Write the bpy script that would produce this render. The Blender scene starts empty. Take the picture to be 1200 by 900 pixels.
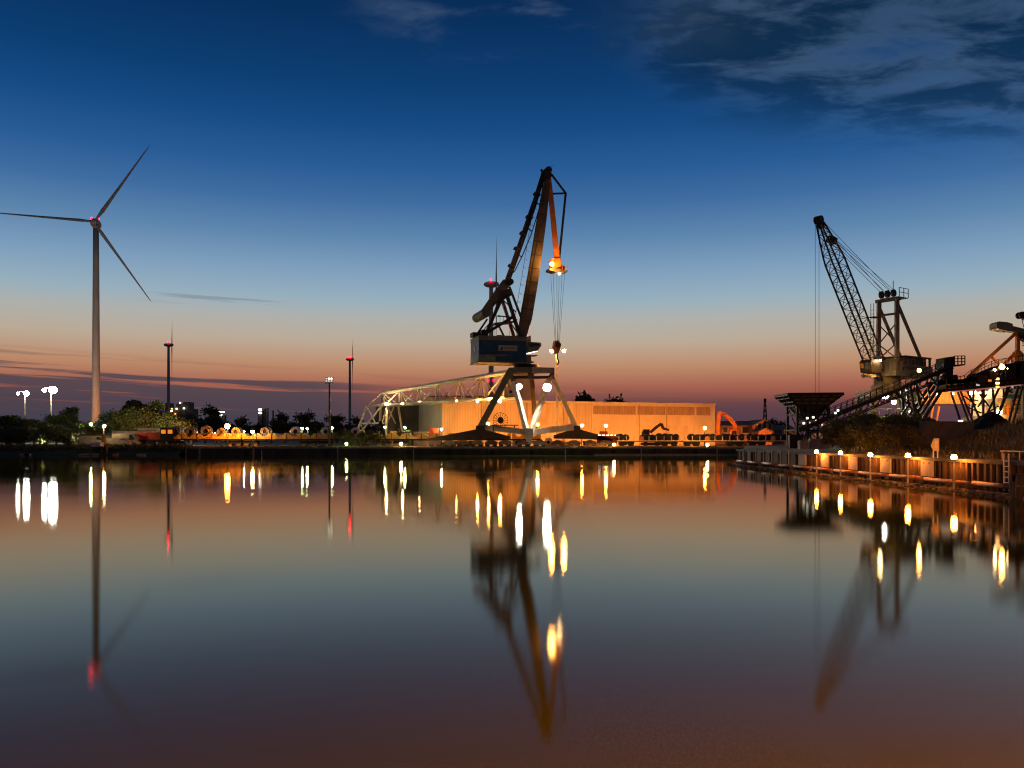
import bpy, bmesh, math, random
from mathutils import Vector, Matrix
R = math.radians
sc = bpy.context.scene
COL = sc.collection

# ------------------------------------------------------------------ camera
CAM_H = 2.6
cam = bpy.data.cameras.new('camera'); cam.lens = 30; cam.sensor_width = 36
cam.shift_y = 65 / 1200; cam.clip_start = 0.1; cam.clip_end = 12000
cam_o = bpy.data.objects.new('camera', cam); COL.objects.link(cam_o)
cam_o.location = (0, 0, CAM_H); cam_o.rotation_euler = (R(90), 0, 0)
sc.camera = cam_o

# ------------------------------------------------------------------ sky at dusk
def lin(c):
    return tuple((v/255/12.92 if v/255 <= .04045 else ((v/255+.055)/1.055)**2.4) for v in c)
wd = bpy.data.worlds.new('World'); sc.world = wd; wd.use_nodes = True
nt = wd.node_tree; N = nt.nodes; L = nt.links; N.clear()
def nd(t, **k):
    n = N.new(t)
    for a, b in k.items(): setattr(n, a, b)
    return n
def mth(op, a, b=None, c=None, clamp=False):
    n = N.new('ShaderNodeMath'); n.operation = op; n.use_clamp = clamp
    for i, v in enumerate((a, b, c)):
        if v is None: continue
        if isinstance(v, (int, float)): n.inputs[i].default_value = v
        else: L.new(v, n.inputs[i])
    return n.outputs[0]
def sstep(v, a, b):
    n = N.new('ShaderNodeMapRange'); n.interpolation_type = 'SMOOTHSTEP'
    L.new(v, n.inputs[0]); n.inputs[1].default_value = a; n.inputs[2].default_value = b
    return n.outputs[0]
def mixc(f, a, b):
    n = N.new('ShaderNodeMix'); n.data_type = 'RGBA'
    if isinstance(f, (int, float)): n.inputs[0].default_value = f
    else: L.new(f, n.inputs[0])
    for s, v in ((6, a), (7, b)):
        if isinstance(v, tuple): n.inputs[s].default_value = (*v, 1)
        else: L.new(v, n.inputs[s])
    return n.outputs[2]
tc = nd('ShaderNodeTexCoord'); sx = nd('ShaderNodeSeparateXYZ'); L.new(tc.outputs['Generated'], sx.inputs[0])
dx, dy, dz = sx.outputs
ramp = nd('ShaderNodeValToRGB'); el = ramp.color_ramp.elements
stops = [(0, (78, 56, 68)), (.025, (96, 64, 72)), (.045, (136, 76, 68)), (.062, (166, 98, 80)), (.085, (188, 138, 106)), (.112, (186, 168, 148)),
         (.138, (174, 175, 170)), (.16, (150, 174, 188)), (.191, (126, 158, 188)), (.229, (92, 132, 172)), (.265, (62, 108, 160)), (.30, (38, 90, 148)),
         (.343, (18, 73, 130)), (.383, (7, 60, 113)), (.43, (4, 49, 96)), (.46, (3, 42, 85)), (1.0, (2, 16, 40))]
while len(el) < len(stops): el.new(.5)
for e, (p, c) in zip(el, stops): e.position = p; e.color = (*lin(c), 1)
L.new(mth('MAXIMUM', dz, 0.0), ramp.inputs[0])
col = ramp.outputs[0]
# the twilight arch is on the far side of the harbour; the opposite sky is already in the earth's shadow
back = sstep(dy, -.6, .7)
col = mixc(back, mixc(.72, col, (.006, .012, .028)), col)
az = mth('ARCTAN2', dx, dy)
elev = mth('ARCSINE', dz)
# high broken cloud sheet over the right and overhead
zz = mth('ADD', mth('MAXIMUM', dz, 0.0), .06)
cv = nd('ShaderNodeCombineXYZ'); L.new(mth('DIVIDE', dx, zz), cv.inputs[0]); L.new(mth('DIVIDE', dy, zz), cv.inputs[1])
def noise(vec, scale, detail, rough, loc=(0, 0, 0), sc_=(1, 1, 1), rz=0, dist=0):
    m = nd('ShaderNodeMapping'); L.new(vec, m.inputs[0]); m.inputs['Location'].default_value = loc
    m.inputs['Scale'].default_value = sc_; m.inputs['Rotation'].default_value = (0, 0, rz)
    n = nd('ShaderNodeTexNoise'); L.new(m.outputs[0], n.inputs['Vector'])
    n.inputs['Scale'].default_value = scale; n.inputs['Detail'].default_value = detail
    n.inputs['Roughness'].default_value = rough; n.inputs['Distortion'].default_value = dist
    return n.outputs[0]
n1 = noise(cv.outputs[0], 1.5, 7, .58, (3.1, .4, 0), (1, 1, 1), R(35), .2)
n2 = noise(cv.outputs[0], 5.2, 8, .62, (1.7, 2.2, 0), (.8, 1.45, 1), R(40), .3)
slope = mth('ADD', elev, mth('MULTIPLY', mth('SUBTRACT', az, .16), .26))   # sheet's lower rim drops to the right
cover = mth('MULTIPLY', sstep(az, -.02, .26), sstep(slope, .325, .44))
dens = mth('ADD', mth('MULTIPLY', n1, .55), mth('MULTIPLY', n2, .45))
cA = mth('MULTIPLY', sstep(mth('ADD', dens, mth('MULTIPLY', cover, .22)), .50, .74), cover)
thick = sstep(mth('ADD', mth('MULTIPLY', n2, .55), mth('MULTIPLY', n1, .45)), .41, .56)
ccol = mixc(thick, lin((70, 94, 120)), lin((9, 36, 58)))
col = mixc(mth('MULTIPLY', cA, .72), col, ccol)
# thin bright wisps left of the sheet
cov2 = mth('MULTIPLY', mth('MULTIPLY', sstep(az, -.30, .02), sstep(elev, .40, .47)), mth('SUBTRACT', 1.0, sstep(az, .10, .34)))
cB = mth('MULTIPLY', sstep(dens, .50, .70), cov2)
col = mixc(mth('MULTIPLY', cB, .62), col, lin((104, 126, 150)))
# low stratus bars over the left horizon, thinning out to the right
cs = nd('ShaderNodeCombineXYZ'); L.new(az, cs.inputs[0]); L.new(mth('ADD', elev, mth('MULTIPLY', az, .03)), cs.inputs[1])
n3 = noise(cs.outputs[0], 2.4, 6, .6, (.3, .10, 0), (1, 34, 1), 0, .15)
band = mth('MULTIPLY', sstep(mth('ADD', elev, mth('MULTIPLY', az, .05)), .072, .050), mth('SUBTRACT', 1.0, mth('MULTIPLY', sstep(az, -.24, -.10), .62)))
bulk = sstep(elev, .074, .046)
cC = mth('MULTIPLY', sstep(mth('ADD', n3, mth('MULTIPLY', bulk, .10)), .47, .56), band)
col = mixc(mth('MULTIPLY', cC, .86), col, lin((64, 64, 78)))
cD = mth('MULTIPLY', mth('MULTIPLY', sstep(elev, .05, .034), sstep(az, -.02, .2)), .55)
col = mixc(cD, col, lin((84, 58, 72)))
# short streak
n4 = noise(cs.outputs[0], 3.0, 5, .6, (5.2, 1.3, 0), (2, 90, 1), 0, .2)
str_ = mth('MULTIPLY', mth('MULTIPLY', sstep(n4, .52, .64), mth('MULTIPLY', sstep(elev, .146, .152), sstep(elev, .160, .155))), mth('MULTIPLY', sstep(az, -.43, -.37), sstep(az, -.24, -.32)))
col = mixc(mth('MULTIPLY', str_, .45), col, lin((84, 100, 122)))
sky = nd('ShaderNodeTexSky'); sky.sky_type = 'NISHITA'; sky.sun_disc = False
sky.sun_elevation = R(-4); sky.sun_rotation = R(12); sky.altitude = 5; sky.dust_density = 2.0
bg1 = nd('ShaderNodeBackground'); L.new(col, bg1.inputs[0]); bg1.inputs[1].default_value = 1.0
bg2 = nd('ShaderNodeBackground'); L.new(sky.outputs[0], bg2.inputs[0]); bg2.inputs[1].default_value = .05
ad = nd('ShaderNodeAddShader'); L.new(bg1.outputs[0], ad.inputs[0]); L.new(bg2.outputs[0], ad.inputs[1])
wo = nd('ShaderNodeOutputWorld'); L.new(ad.outputs[0], wo.inputs[0])
# last light of the sun that has gone down behind the harbour
sl = bpy.data.lights.new('sun', 'SUN'); sl.energy = .001; sl.angle = R(15); sl.color = (1, .6, .4)
so = bpy.data.objects.new('sun', sl); COL.objects.link(so); so.rotation_euler = (R(-88), 0, R(-12))
so.location = (0, 50, 60)
vs = sc.view_settings; vs.view_transform = 'Standard'; vs.look = 'None'; vs.exposure = 0; vs.gamma = 1; vs.use_curve_mapping = False
sc.render.engine = 'CYCLES'
sc.cycles.filter_width = 1.15; sc.cycles.use_denoising = True; sc.cycles.use_light_tree = True
sc.cycles.max_bounces = 6; sc.cycles.diffuse_bounces = 2; sc.cycles.glossy_bounces = 4
sc.cycles.sample_clamp_indirect = 6; sc.cycles.caustics_reflective = False; sc.cycles.caustics_refractive = False

# ------------------------------------------------------------------ materials
def mat(name, c, rough=.7, metal=0, var=.25, scale=1.5, bump=.0, c2=None, spec=.3, stretch=(1, 1, 1)):
    m = bpy.data.materials.new(name); m.use_nodes = True
    t = m.node_tree; b = t.nodes['Principled BSDF']
    b.inputs['Roughness'].default_value = rough; b.inputs['Metallic'].default_value = metal
    b.inputs['Specular IOR Level'].default_value = spec
    co = t.nodes.new('ShaderNodeTexCoord'); mp = t.nodes.new('ShaderNodeMapping'); mp.inputs['Scale'].default_value = stretch
    no = t.nodes.new('ShaderNodeTexNoise'); no.inputs['Scale'].default_value = scale; no.inputs['Detail'].default_value = 7
    no.inputs['Roughness'].default_value = .65
    rp = t.nodes.new('ShaderNodeValToRGB')
    a = c2 or tuple(v*(1-var) for v in c); d = tuple(min(1, v*(1+var*.5)) for v in c)
    rp.color_ramp.elements[0].position = .32; rp.color_ramp.elements[1].position = .66
    rp.color_ramp.elements[0].color = (*a, 1); rp.color_ramp.elements[1].color = (*d, 1)
    t.links.new(co.outputs['Object'], mp.inputs[0]); t.links.new(mp.outputs[0], no.inputs['Vector'])
    t.links.new(no.outputs[0], rp.inputs[0]); t.links.new(rp.outputs[0], b.inputs['Base Color'])
    if bump:
        bp = t.nodes.new('ShaderNodeBump'); bp.inputs['Strength'].default_value = bump; bp.inputs['Distance'].default_value = .05
        t.links.new(no.outputs[0], bp.inputs['Height']); t.links.new(bp.outputs[0], b.inputs['Normal'])
    return m
def emit(name, c, s):
    m = bpy.data.materials.new(name); m.use_nodes = True; t = m.node_tree; t.nodes.clear()
    e = t.nodes.new('ShaderNodeEmission'); e.inputs[0].default_value = (*c, 1); e.inputs[1].default_value = s
    o = t.nodes.new('ShaderNodeOutputMaterial'); t.links.new(e.outputs[0], o.inputs[0]); return m
_em = {}
COLS = {'white': (1, .93, .80), 'cool': (.92, 1, .93), 'sodium': (1, .29, .030), 'amber': (1, .42, .08), 'warm': (1, .66, .30),
        'green': (.72, 1, .42), 'red': (1, .001, .010), 'neon': (.95, .95, .8)}
def glow(kind, s):
    k = (kind, s)
    if k not in _em: _em[k] = emit('light_%s_%d' % (kind, round(s)), COLS[kind], s)
    return _em[k]
M = {
 'asphalt': mat('yard_asphalt', (.12, .105, .085), .9, 0, .5, .25, .3),
 'concrete': mat('quay_concrete', (.10, .088, .072), .85, 0, .5, .6, .3),
 'concrete_dark': mat('wet_dark_concrete', (.055, .05, .042), .8, 0, .55, .5, .4, stretch=(1, 1, .35)),
 'coping': mat('worn_coping', (.26, .23, .19), .8, 0, .4, .8, .2),
 'sheetpile': mat('rusty_sheet_pile', (.11, .06, .035), .85, 0, .55, 2.2, .4, c2=(.03, .018, .012), stretch=(1, 1, .3)),
 'pale_board': mat('bleached_fender_board', (.50, .40, .31), .8, 0, .35, 2.5, .2, stretch=(1, 1, .25)),
 'pipe': mat('rusty_fender_pipe', (.34, .18, .085), .6, .2, .5, 2, .2),
 'rock': mat('wet_rip_rap', (.13, .105, .075), .8, 0, .6, 3, .6),
 'white_paint': mat('weathered_white_paint', (.66, .62, .54), .55, 0, .3, .7, c2=(.42, .37, .30)),
 'crane_white': mat('crane_cream_paint', (.52, .49, .42), .5, 0, .3, .5, c2=(.30, .26, .20)),
 'crane_brown': mat('crane_boom_paint', (.20, .155, .10), .55, 0, .35, .5, c2=(.10, .07, .045)),
 'crane_dark': mat('dark_crane_steel', (.05, .038, .028), .6, 0, .4, .8),
 'crane_blue': mat('machine_house_blue', (.022, .085, .17), .45, .0, .3, .6, c2=(.012, .05, .10)),
 'crane_teal': mat('machine_house_grey_green', (.20, .24, .22), .55, 0, .35, .6),
 'black_steel': mat('black_conveyor_steel', (.013, .012, .011), .75, 0, .4, 1.2),
 'khaki': mat('khaki_crane_paint', (.20, .185, .12), .55, 0, .35, .8, c2=(.14, .125, .085)),
 'orange_paint_and_light': mat('orange_paint_and_lamplight', (.62, .20, .035), .5, 0, .25, 1),
 'yellow_paint': mat('yellow_saddle_paint', (.55, .33, .055), .5, 0, .3, 1.5, c2=(.40, .22, .035)),
 'red_paint': mat('red_box_paint', (.50, .07, .03), .5, 0, .2, 1),
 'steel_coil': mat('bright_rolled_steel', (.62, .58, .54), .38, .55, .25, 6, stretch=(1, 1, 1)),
 'truss_cream': mat('cream_truss_paint', (.72, .66, .52), .55, 0, .2, .6),
 'funnel': mat('hopper_plate', (.10, .095, .07), .7, 0, .4, 1),
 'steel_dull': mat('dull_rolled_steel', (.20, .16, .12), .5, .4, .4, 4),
 'wire': mat('black_wire_rod', (.035, .03, .027), .55, .4, .5, 6),
 'rubber': mat('dark_rubber', (.02, .02, .02), .8),
 'glass': mat('dark_glass', (.02, .025, .03), .12, 0, .1, 1, spec=.6),
 'cladding': mat('cream_cladding', (.62, .52, .39), .6, 0, .2, .5, stretch=(1, 1, .3)),
 'cladding2': mat('cream_wall_render', (.66, .55, .41), .65, 0, .16, .35, stretch=(1, 1, .4)),
 'translucent': mat('corrugated_skylight_band', (.42, .30, .22), .5, 0, .25, .8, stretch=(1, 1, .3)),
 'trim': mat('pale_trim', (.66, .58, .46), .55, 0, .1, 1),
 'grey_clad': mat('dark_grey_cladding', (.14, .12, .105), .6, 0, .3, .5, stretch=(1, 1, .25)),
 'grey_tower': mat('grey_sheet_tower', (.42, .40, .36), .6, 0, .2, .5),
 'roof': mat('dull_roof', (.14, .11, .09), .8, 0, .3, .6),
 'brick': mat('red_brick_wall', (.34, .15, .09), .8, 0, .25, 1.2),
 'redroof': mat('red_tile_roof', (.30, .15, .10), .8, 0, .3, 1.2),
 'turbine': mat('turbine_grey_white', (.42, .36, .30), .5, 0, .12, .1),
 'blade': mat('turbine_blade_grey', (.32, .31, .30), .5, 0, .1, .1),
 'timber': mat('old_timber', (.10, .075, .05), .85, 0, .5, 2.5, .4, stretch=(1, 1, .2)),
 'bark': mat('tree_bark', (.09, .065, .045), .9, 0, .4, 4, .4, stretch=(1, 1, .3)),
 'coal': mat('black_coal', (.014, .013, .012), .85, 0, .5, 3, .8),
 'soil': mat('grass_covered_soil', (.055, .06, .028), .95, 0, .6, .9, .5, c2=(.06, .042, .022)),
 'navy': mat('ship_blue_paint', (.02, .09, .24), .45, 0, .15, 1),
 'far_dark': mat('far_dark_wall', (.10, .09, .085), .8, 0, .3, .2),
 'ink': mat('dark_lettering', (.02, .02, .035), .6, 0, .05, 1),
 'sign': mat('pale_sign_sheet', (.46, .40, .33), .5, 0, .15, 2),
}
def leafmat(name, c, var):
    m = bpy.data.materials.new(name); m.use_nodes = True; t = m.node_tree; b = t.nodes['Principled BSDF']
    b.inputs['Roughness'].default_value = .6; b.inputs['Specular IOR Level'].default_value = .25
    g = t.nodes.new('ShaderNodeNewGeometry'); rp = t.nodes.new('ShaderNodeValToRGB')
    rp.color_ramp.elements[0].color = (*(v*(1-var) for v in c), 1); rp.color_ramp.elements[1].color = (*(v*(1+var) for v in c), 1)
    t.links.new(g.outputs['Random Per Island'], rp.inputs[0]); t.links.new(rp.outputs[0], b.inputs['Base Color'])
    tr = t.nodes.new('ShaderNodeBsdfTranslucent'); t.links.new(rp.outputs[0], tr.inputs[0])
    mx = t.nodes.new('ShaderNodeMixShader'); mx.inputs[0].default_value = .25
    o = t.nodes['Material Output']; t.links.new(b.outputs[0], mx.inputs[1]); t.links.new(tr.outputs[0], mx.inputs[2]); t.links.new(mx.outputs[0], o.inputs[0])
    return m
M['leaf'] = leafmat('green_leaves', (.075, .10, .035), .45)
M['leaf2'] = leafmat('olive_leaves', (.10, .10, .035), .45)
M['leaf3'] = leafmat('dark_leaves', (.035, .048, .024), .4)
M['grass'] = leafmat('dry_grass_blades', (.085, .072, .03), .5)

# ------------------------------------------------------------------ mesh helpers
def P(px, py, Y): return Vector(((px-600)/1000*Y, Y, CAM_H-(py-515)/1000*Y))
def PZ(px, Y, z): return Vector(((px-600)/1000*Y, Y, z))
ORG = {}
def V(p): return p if isinstance(p, Vector) else Vector(p)
class MB:
    def __init__(s): s.v = []; s.f = []
    def add(s, vs, fs):
        o = len(s.v); s.v += [V(p) for p in vs]; s.f += [tuple(i+o for i in f) for f in fs]; return s
    def box(s, c, d, rz=0):
        c = V(c); ca, sa = math.cos(rz), math.sin(rz); hx, hy, hz = d[0]/2, d[1]/2, d[2]/2
        vs = []
        for z in (-hz, hz):
            for x, y in ((-hx, -hy), (hx, -hy), (hx, hy), (-hx, hy)):
                vs.append(c+Vector((x*ca-y*sa, x*sa+y*ca, z)))
        return s.add(vs, [(3, 2, 1, 0), (4, 5, 6, 7), (0, 1, 5, 4), (1, 2, 6, 5), (2, 3, 7, 6), (3, 0, 4, 7)])
    def beam(s, p0, p1, w, h=None, w1=None, h1=None):
        p0, p1 = V(p0), V(p1); h = h or w; w1 = w1 or w; h1 = h1 or h
        d = (p1-p0).normalized(); up = Vector((0, 0, 1)) if abs(d.z) < .95 else Vector((1, 0, 0))
        a = d.cross(up).normalized(); b = a.cross(d)
        vs = []
        for p, ww, hh in ((p0, w, h), (p1, w1, h1)):
            for x, y in ((-1, -1), (1, -1), (1, 1), (-1, 1)): vs.append(p+a*(x*ww/2)+b*(y*hh/2))
        return s.add(vs, [(3, 2, 1, 0), (4, 5, 6, 7), (0, 1, 5, 4), (1, 2, 6, 5), (2, 3, 7, 6), (3, 0, 4, 7)])
    def tube(s, p0, p1, r0, r1=None, n=8):
        p0, p1 = V(p0), V(p1); r1 = r0 if r1 is None else r1
        d = (p1-p0).normalized(); up = Vector((0, 0, 1)) if abs(d.z) < .95 else Vector((1, 0, 0))
        a = d.cross(up).normalized(); b = a.cross(d); vs = []
        for p, r in ((p0, r0), (p1, r1)):
            for i in range(n):
                t = 2*math.pi*i/n; vs.append(p+a*(r*math.cos(t))+b*(r*math.sin(t)))
        fs = [(i, (i+1) % n, n+(i+1) % n, n+i) for i in range(n)]
        return s.add(vs, fs+[tuple(range(n-1, -1, -1)), tuple(range(n, 2*n))])
    def chain(s, pts, rs, n=8):
        for i in range(len(pts)-1): s.tube(pts[i], pts[i+1], rs[i], rs[i+1], n)
        return s
    def lathe(s, c, ax, prof, n=16):
        c = V(c); d = V(ax).normalized(); up = Vector((0, 0, 1)) if abs(d.z) < .95 else Vector((1, 0, 0))
        a = d.cross(up).normalized(); b = a.cross(d); vs = []; fs = []
        for (t, r) in prof:
            for i in range(n):
                q = 2*math.pi*i/n; vs.append(c+d*t+a*(r*math.cos(q))+b*(r*math.sin(q)))
        for j in range(len(prof)-1):
            for i in range(n): fs.append((j*n+i, j*n+(i+1) % n, (j+1)*n+(i+1) % n, (j+1)*n+i))
        if prof[0] != prof[-1]:
            fs.append(tuple(range(n-1, -1, -1))); fs.append(tuple(range((len(prof)-1)*n, len(prof)*n)))
        return s.add(vs, fs)
    def ball(s, c, r, n=8, sq=1):
        prof = [(-r*sq*math.cos(math.pi*k/5), max(.01*r, r*math.sin(math.pi*k/5))) for k in range(6)]
        return s.lathe(c, (0, 0, 1), prof, n)
    def prism(s, pts, ext):
        pts = [V(p) for p in pts]; e = V(ext); n = len(pts)
        return s.add(pts+[p+e for p in pts], [tuple(range(n-1, -1, -1)), tuple(range(n, 2*n))]+[(i, (i+1) % n, n+(i+1) % n, n+i) for i in range(n)])
    def mesh(s, name, m, off=Vector((0, 0, 0)), smooth=False):
        me = bpy.data.meshes.new(name); me.from_pydata([tuple(p-off) for p in s.v], [], s.f)
        bm = bmesh.new(); bm.from_mesh(me); bmesh.ops.recalc_face_normals(bm, faces=bm.faces); bm.to_mesh(me); bm.free()
        if smooth:
            for p in me.polygons: p.use_smooth = len(p.vertices) == 4
        me.materials.append(M[m] if isinstance(m, str) else m); return me
    def build(s, name, m, parent=None, smooth=False, label=None):
        off = ORG.get(parent.name, Vector((0, 0, 0))) if parent else Vector((0, 0, 0))
        o = bpy.data.objects.new(name, s.mesh(name, m, off, smooth)); COL.objects.link(o)
        if parent: o.parent = parent; ORG[o.name] = off
        if label: o['label'] = label
        return o
def tag(o, label, cat, group=None):
    o['label'] = label; o['category'] = cat
    if group: o['group'] = group
    return o
def thing(name, label, cat, loc, group=None):
    o = bpy.data.objects.new(name, None); COL.objects.link(o); o.empty_display_size = .2
    o.location = loc; ORG[o.name] = V(loc).copy(); return tag(o, label, cat, group)
def single(name, mb, m, label, cat, loc, group=None, smooth=False):
    o = bpy.data.objects.new(name, mb.mesh(name, m, V(loc), smooth)); COL.objects.link(o); o.location = loc
    return tag(o, label, cat, group)
def struct(name, mb, m, kind='structure'):
    o = mb.build(name, m); o['kind'] = kind; return o
def copy_tree(o, parent=None):
    c = o.copy(); COL.objects.link(c)
    if parent: c.parent = parent
    for ch in list(o.children): copy_tree(ch, c)
    return c
def bar(name, p0, p1, w, m, parent, h=None, rnd=False):
    b = MB()
    if rnd: b.tube(p0, p1, w/2, n=8)
    else: b.beam(p0, p1, w, h)
    return b.build(name, m, parent)
def bulb(parent, c, r, kind, I, name='bulb'):
    """glowing lamp glass; I is its luminous intensity, so radiance = I / projected area"""
    b = MB(); b.ball(c, r, 8); return b.build(name, glow(kind, round(I/(math.pi*r*r), 1)), parent)
def lerp(a, b, t): return V(a)+(V(b)-V(a))*t
rnd = random.Random(7)
# ================================================================== SETTING
ZF, ZR = 1.25, 1.60          # yard level on the far quay, on the right quay
YQ, XQ = 144.0, 23.3         # far quay line, right quay line
def water_mat():
    m = bpy.data.materials.new('harbour_water'); m.use_nodes = True; t = m.node_tree; t.nodes.clear()
    n = t.nodes.new; l = t.links.new
    co = n('ShaderNodeTexCoord')
    mp = n('ShaderNodeMapping'); mp.inputs['Scale'].default_value = (.5, 1.6, 1); l(co.outputs['Object'], mp.inputs[0])
    no = n('ShaderNodeTexNoise'); no.inputs['Scale'].default_value = 1.6; no.inputs['Detail'].default_value = 5; l(mp.outputs[0], no.inputs['Vector'])
    bp = n('ShaderNodeBump'); bp.inputs['Strength'].default_value = .012; bp.inputs['Distance'].default_value = .03; l(no.outputs[0], bp.inputs['Height'])
    gl = n('ShaderNodeBsdfGlossy'); gl.distribution = 'BECKMANN'; gl.inputs['Roughness'].default_value = .115
    gl.inputs['Color'].default_value = (1, .96, .83, 1); l(bp.outputs[0], gl.inputs['Normal'])
    df = n('ShaderNodeBsdfDiffuse'); df.inputs['Color'].default_value = (.050, .052, .005, 1)
    n2 = n('ShaderNodeTexNoise'); n2.inputs['Scale'].default_value = .07; n2.inputs['Detail'].default_value = 3; l(co.outputs['Object'], n2.inputs['Vector'])
    mr = n('ShaderNodeMapRange'); mr.inputs[1].default_value = .35; mr.inputs[2].default_value = .65; mr.inputs[3].default_value = .056; mr.inputs[4].default_value = .096
    l(n2.outputs[0], mr.inputs[0]); l(mr.outputs[0], gl.inputs['Roughness'])
    fr = n('ShaderNodeFresnel'); fr.inputs['IOR'].default_value = 1.26
    mx = n('ShaderNodeMixShader'); l(fr.outputs[0], mx.inputs[0]); l(df.outputs[0], mx.inputs[1]); l(gl.outputs[0], mx.inputs[2])
    o = n('ShaderNodeOutputMaterial'); l(mx.outputs[0], o.inputs[0]); return m
M['water'] = water_mat()
b = MB(); b.add([(-5000, -3000, 0), (5000, -3000, 0), (5000, 400, 0), (-5000, 400, 0)], [(0, 1, 2, 3)]); struct('water', b, 'water')
b = MB(); b.add([(-5000, YQ+.6, ZF), (XQ+16.5, YQ+.6, ZF), (5000, YQ+.6, ZF), (5000, 9000, ZF), (-5000, 9000, ZF)], [(0, 1, 2, 3, 4)]); struct('ground', b, 'asphalt')
b = MB(); b.prism([(XQ+.35, -60, -1.5), (400, -60, -1.5), (400, YQ+.5, -1.5), (XQ+16.2, YQ+.5, -1.5), (XQ+.35, 87.5, -1.5)], (0, 0, 1.5+ZR)); struct('ground_right', b, 'soil')
b = MB(); b.prism([(-90, -40, -1.5), (XQ, -40, -1.5), (XQ, -3, -1.5), (-90, -3, -1.5)], (0, 0, 2.4)); struct('ground_near_shore', b, 'soil')

# ---- far quay wall
fq = thing('quay_wall', 'long dark concrete quay wall with pale coping on the far side of the basin', 'quay wall', (0, YQ, 0))
x = -55.0
edges = [-55.0]
while edges[-1] < XQ+15.5: edges.append(edges[-1]+12.8)
edges[-1] = XQ+15.8
pan = {}
for i in range(len(edges)-1):
    a, c = edges[i]+.05, edges[i+1]-.05
    b = MB(); b.box(((a+c)/2, YQ+.30, .05), (c-a, .6, 2.1)); b.build('wall_panel', 'concrete_dark', fq)
    b = MB(); b.box(((a+c)/2, YQ+.33, ZF-.06), (c-a, .78, .26)); b.build('coping', 'coping', fq)
    b = MB(); b.box((edges[i], YQ-.06, .35), (.16, .12, 1.3)); b.build('ladder_rail', 'pale_board', fq)
for i in range(12):
    X = -45+i*6.9
    b = MB(); b.box((X, YQ-.11, .28), (.5, .2, 1.1)); b.build('fender', 'rubber', fq)
b = MB(); b.box((26.2, YQ-.13, .10), (24.6, .2, .14)); b.build('waterline_beam', 'pale_board', fq)
# ---- left bank
b = MB(); pts = []
prof = [(-4.4, -.6), (-3.2, .1), (-1.4, .75), (.7, ZF+.01), (6, ZF+.05)]
xs = [-400, -300, -220, -160]+[-130+3*i for i in range(25)]+[-55.02]
vs = []; fs = []
for x in xs:
    for (yy, z) in prof: vs.append((x, YQ+yy+rnd.uniform(-.25, .25), z+(rnd.uniform(-.1, .1) if 0 < z < 1.2 else 0)))
k = len(prof)
for i in range(len(xs)-1):
    for j in range(k-1): fs.append((i*k+j, (i+1)*k+j, (i+1)*k+j+1, i*k+j+1))
b.add(vs, fs); struct('bank', b, 'soil')
def grass_mesh(n, box_fn, h0, h1, w=.03):
    b = MB()
    for _ in range(n):
        x, y, z = box_fn(); h = rnd.uniform(h0, h1); a = rnd.uniform(0, 6.28); l = rnd.uniform(-.35, .35)*h
        dx_, dy_ = math.cos(a)*w, math.sin(a)*w
        b.add([(x-dx_, y-dy_, z), (x+dx_, y+dy_, z), (x+l, y+l*.4, z+h)], [(0, 1, 2)])
    return b
def bank_pt():
    x = rnd.uniform(-98, -55); y = rnd.uniform(-1.6, 4); z = .7+(y+1.6)*.25 if y < .7 else ZF
    return x, YQ+y, min(z, ZF)
o = grass_mesh(9000, bank_pt, .25, .75, .07).build('bank_grass', 'grass'); o['kind'] = 'stuff'
def edge_pt(): return rnd.uniform(-55, -18), YQ+rnd.uniform(.9, 4.5), ZF
o = grass_mesh(3500, edge_pt, .08, .35, .05).build('quay_edge_weeds', 'grass'); o['kind'] = 'stuff'

# ---- right quay : sheet piling, capping beam, fender boards, posts, pipe fender
rq = thing('sheet_pile_quay', 'rusty sheet pile quay with pale fender boards and lamp posts along the right shore', 'quay wall', (XQ, 60, 0))
pitch = .56
pm = None; o_ = Vector((0, 0, 0))
b = MB()
b.add([(0, -.28, -1.2), (-.05, -.17, -1.2), (-.27, -.10, -1.2), (-.27, .10, -1.2), (-.05, .17, -1.2), (0, .28, -1.2),
       (0, -.28, 1.42), (-.05, -.17, 1.42), (-.27, -.10, 1.42), (-.27, .10, 1.42), (-.05, .17, 1.42), (0, .28, 1.42),
       (.3, -.28, -1.2), (.3, .28, -1.2), (.3, -.28, 1.42), (.3, .28, 1.42)],
      [(i, i+1, i+7, i+6) for i in range(5)]+[(6, 7, 8, 9, 10, 11, 15, 14), (12, 0, 6, 14), (5, 13, 15, 11)])
pm = b.mesh('pile', 'sheetpile')
i = 0; y = 36.0
while y < 87.4:
    o = bpy.data.objects.new('pile', pm); COL.objects.link(o); o.parent = rq; o.location = (0+.02*math.sin(i*2.1), y-60, 0); y += pitch; i += 1
for y0, y1 in ((35.6, 44), (44.05, 53), (53.05, 62), (62.05, 72), (72.05, 80), (80.05, 87.6)):
    b = MB(); b.box((XQ+.06, (y0+y1)/2, 1.51), (.75, y1-y0, .17)); b.build('capping_beam', 'concrete', rq)
def yr(px): return (XQ-.1)/((px-600)/1000)
for px, w, h, tilt in ((944, 1.7, .84, 0), (971, 1.5, .86, .02), (1004, 1.35, .86, -.06), (1043, 1.4, .86, 0), (1092, 1.35, .88, .01)):
    Yc = yr(px)
    b = MB(); b.box((XQ-.36, Yc, 1.0), (.08, w, h)); o = b.build('fender_board', 'pale_board', rq)
    for s in (-.3, .3):
        b = MB(); b.tube((XQ-.41, Yc+s, 1.30), (XQ-.37, Yc+s, 1.30), .05); b.build('bolt', 'black_steel', o)
for px in (874, 889, 898, 908, 918, 928):
    Yc = yr(px); b = MB(); b.tube((XQ-.36, Yc, .35), (XQ-.36, Yc, 1.62), .06); b.build('guard_post', 'white_paint', rq)
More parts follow.
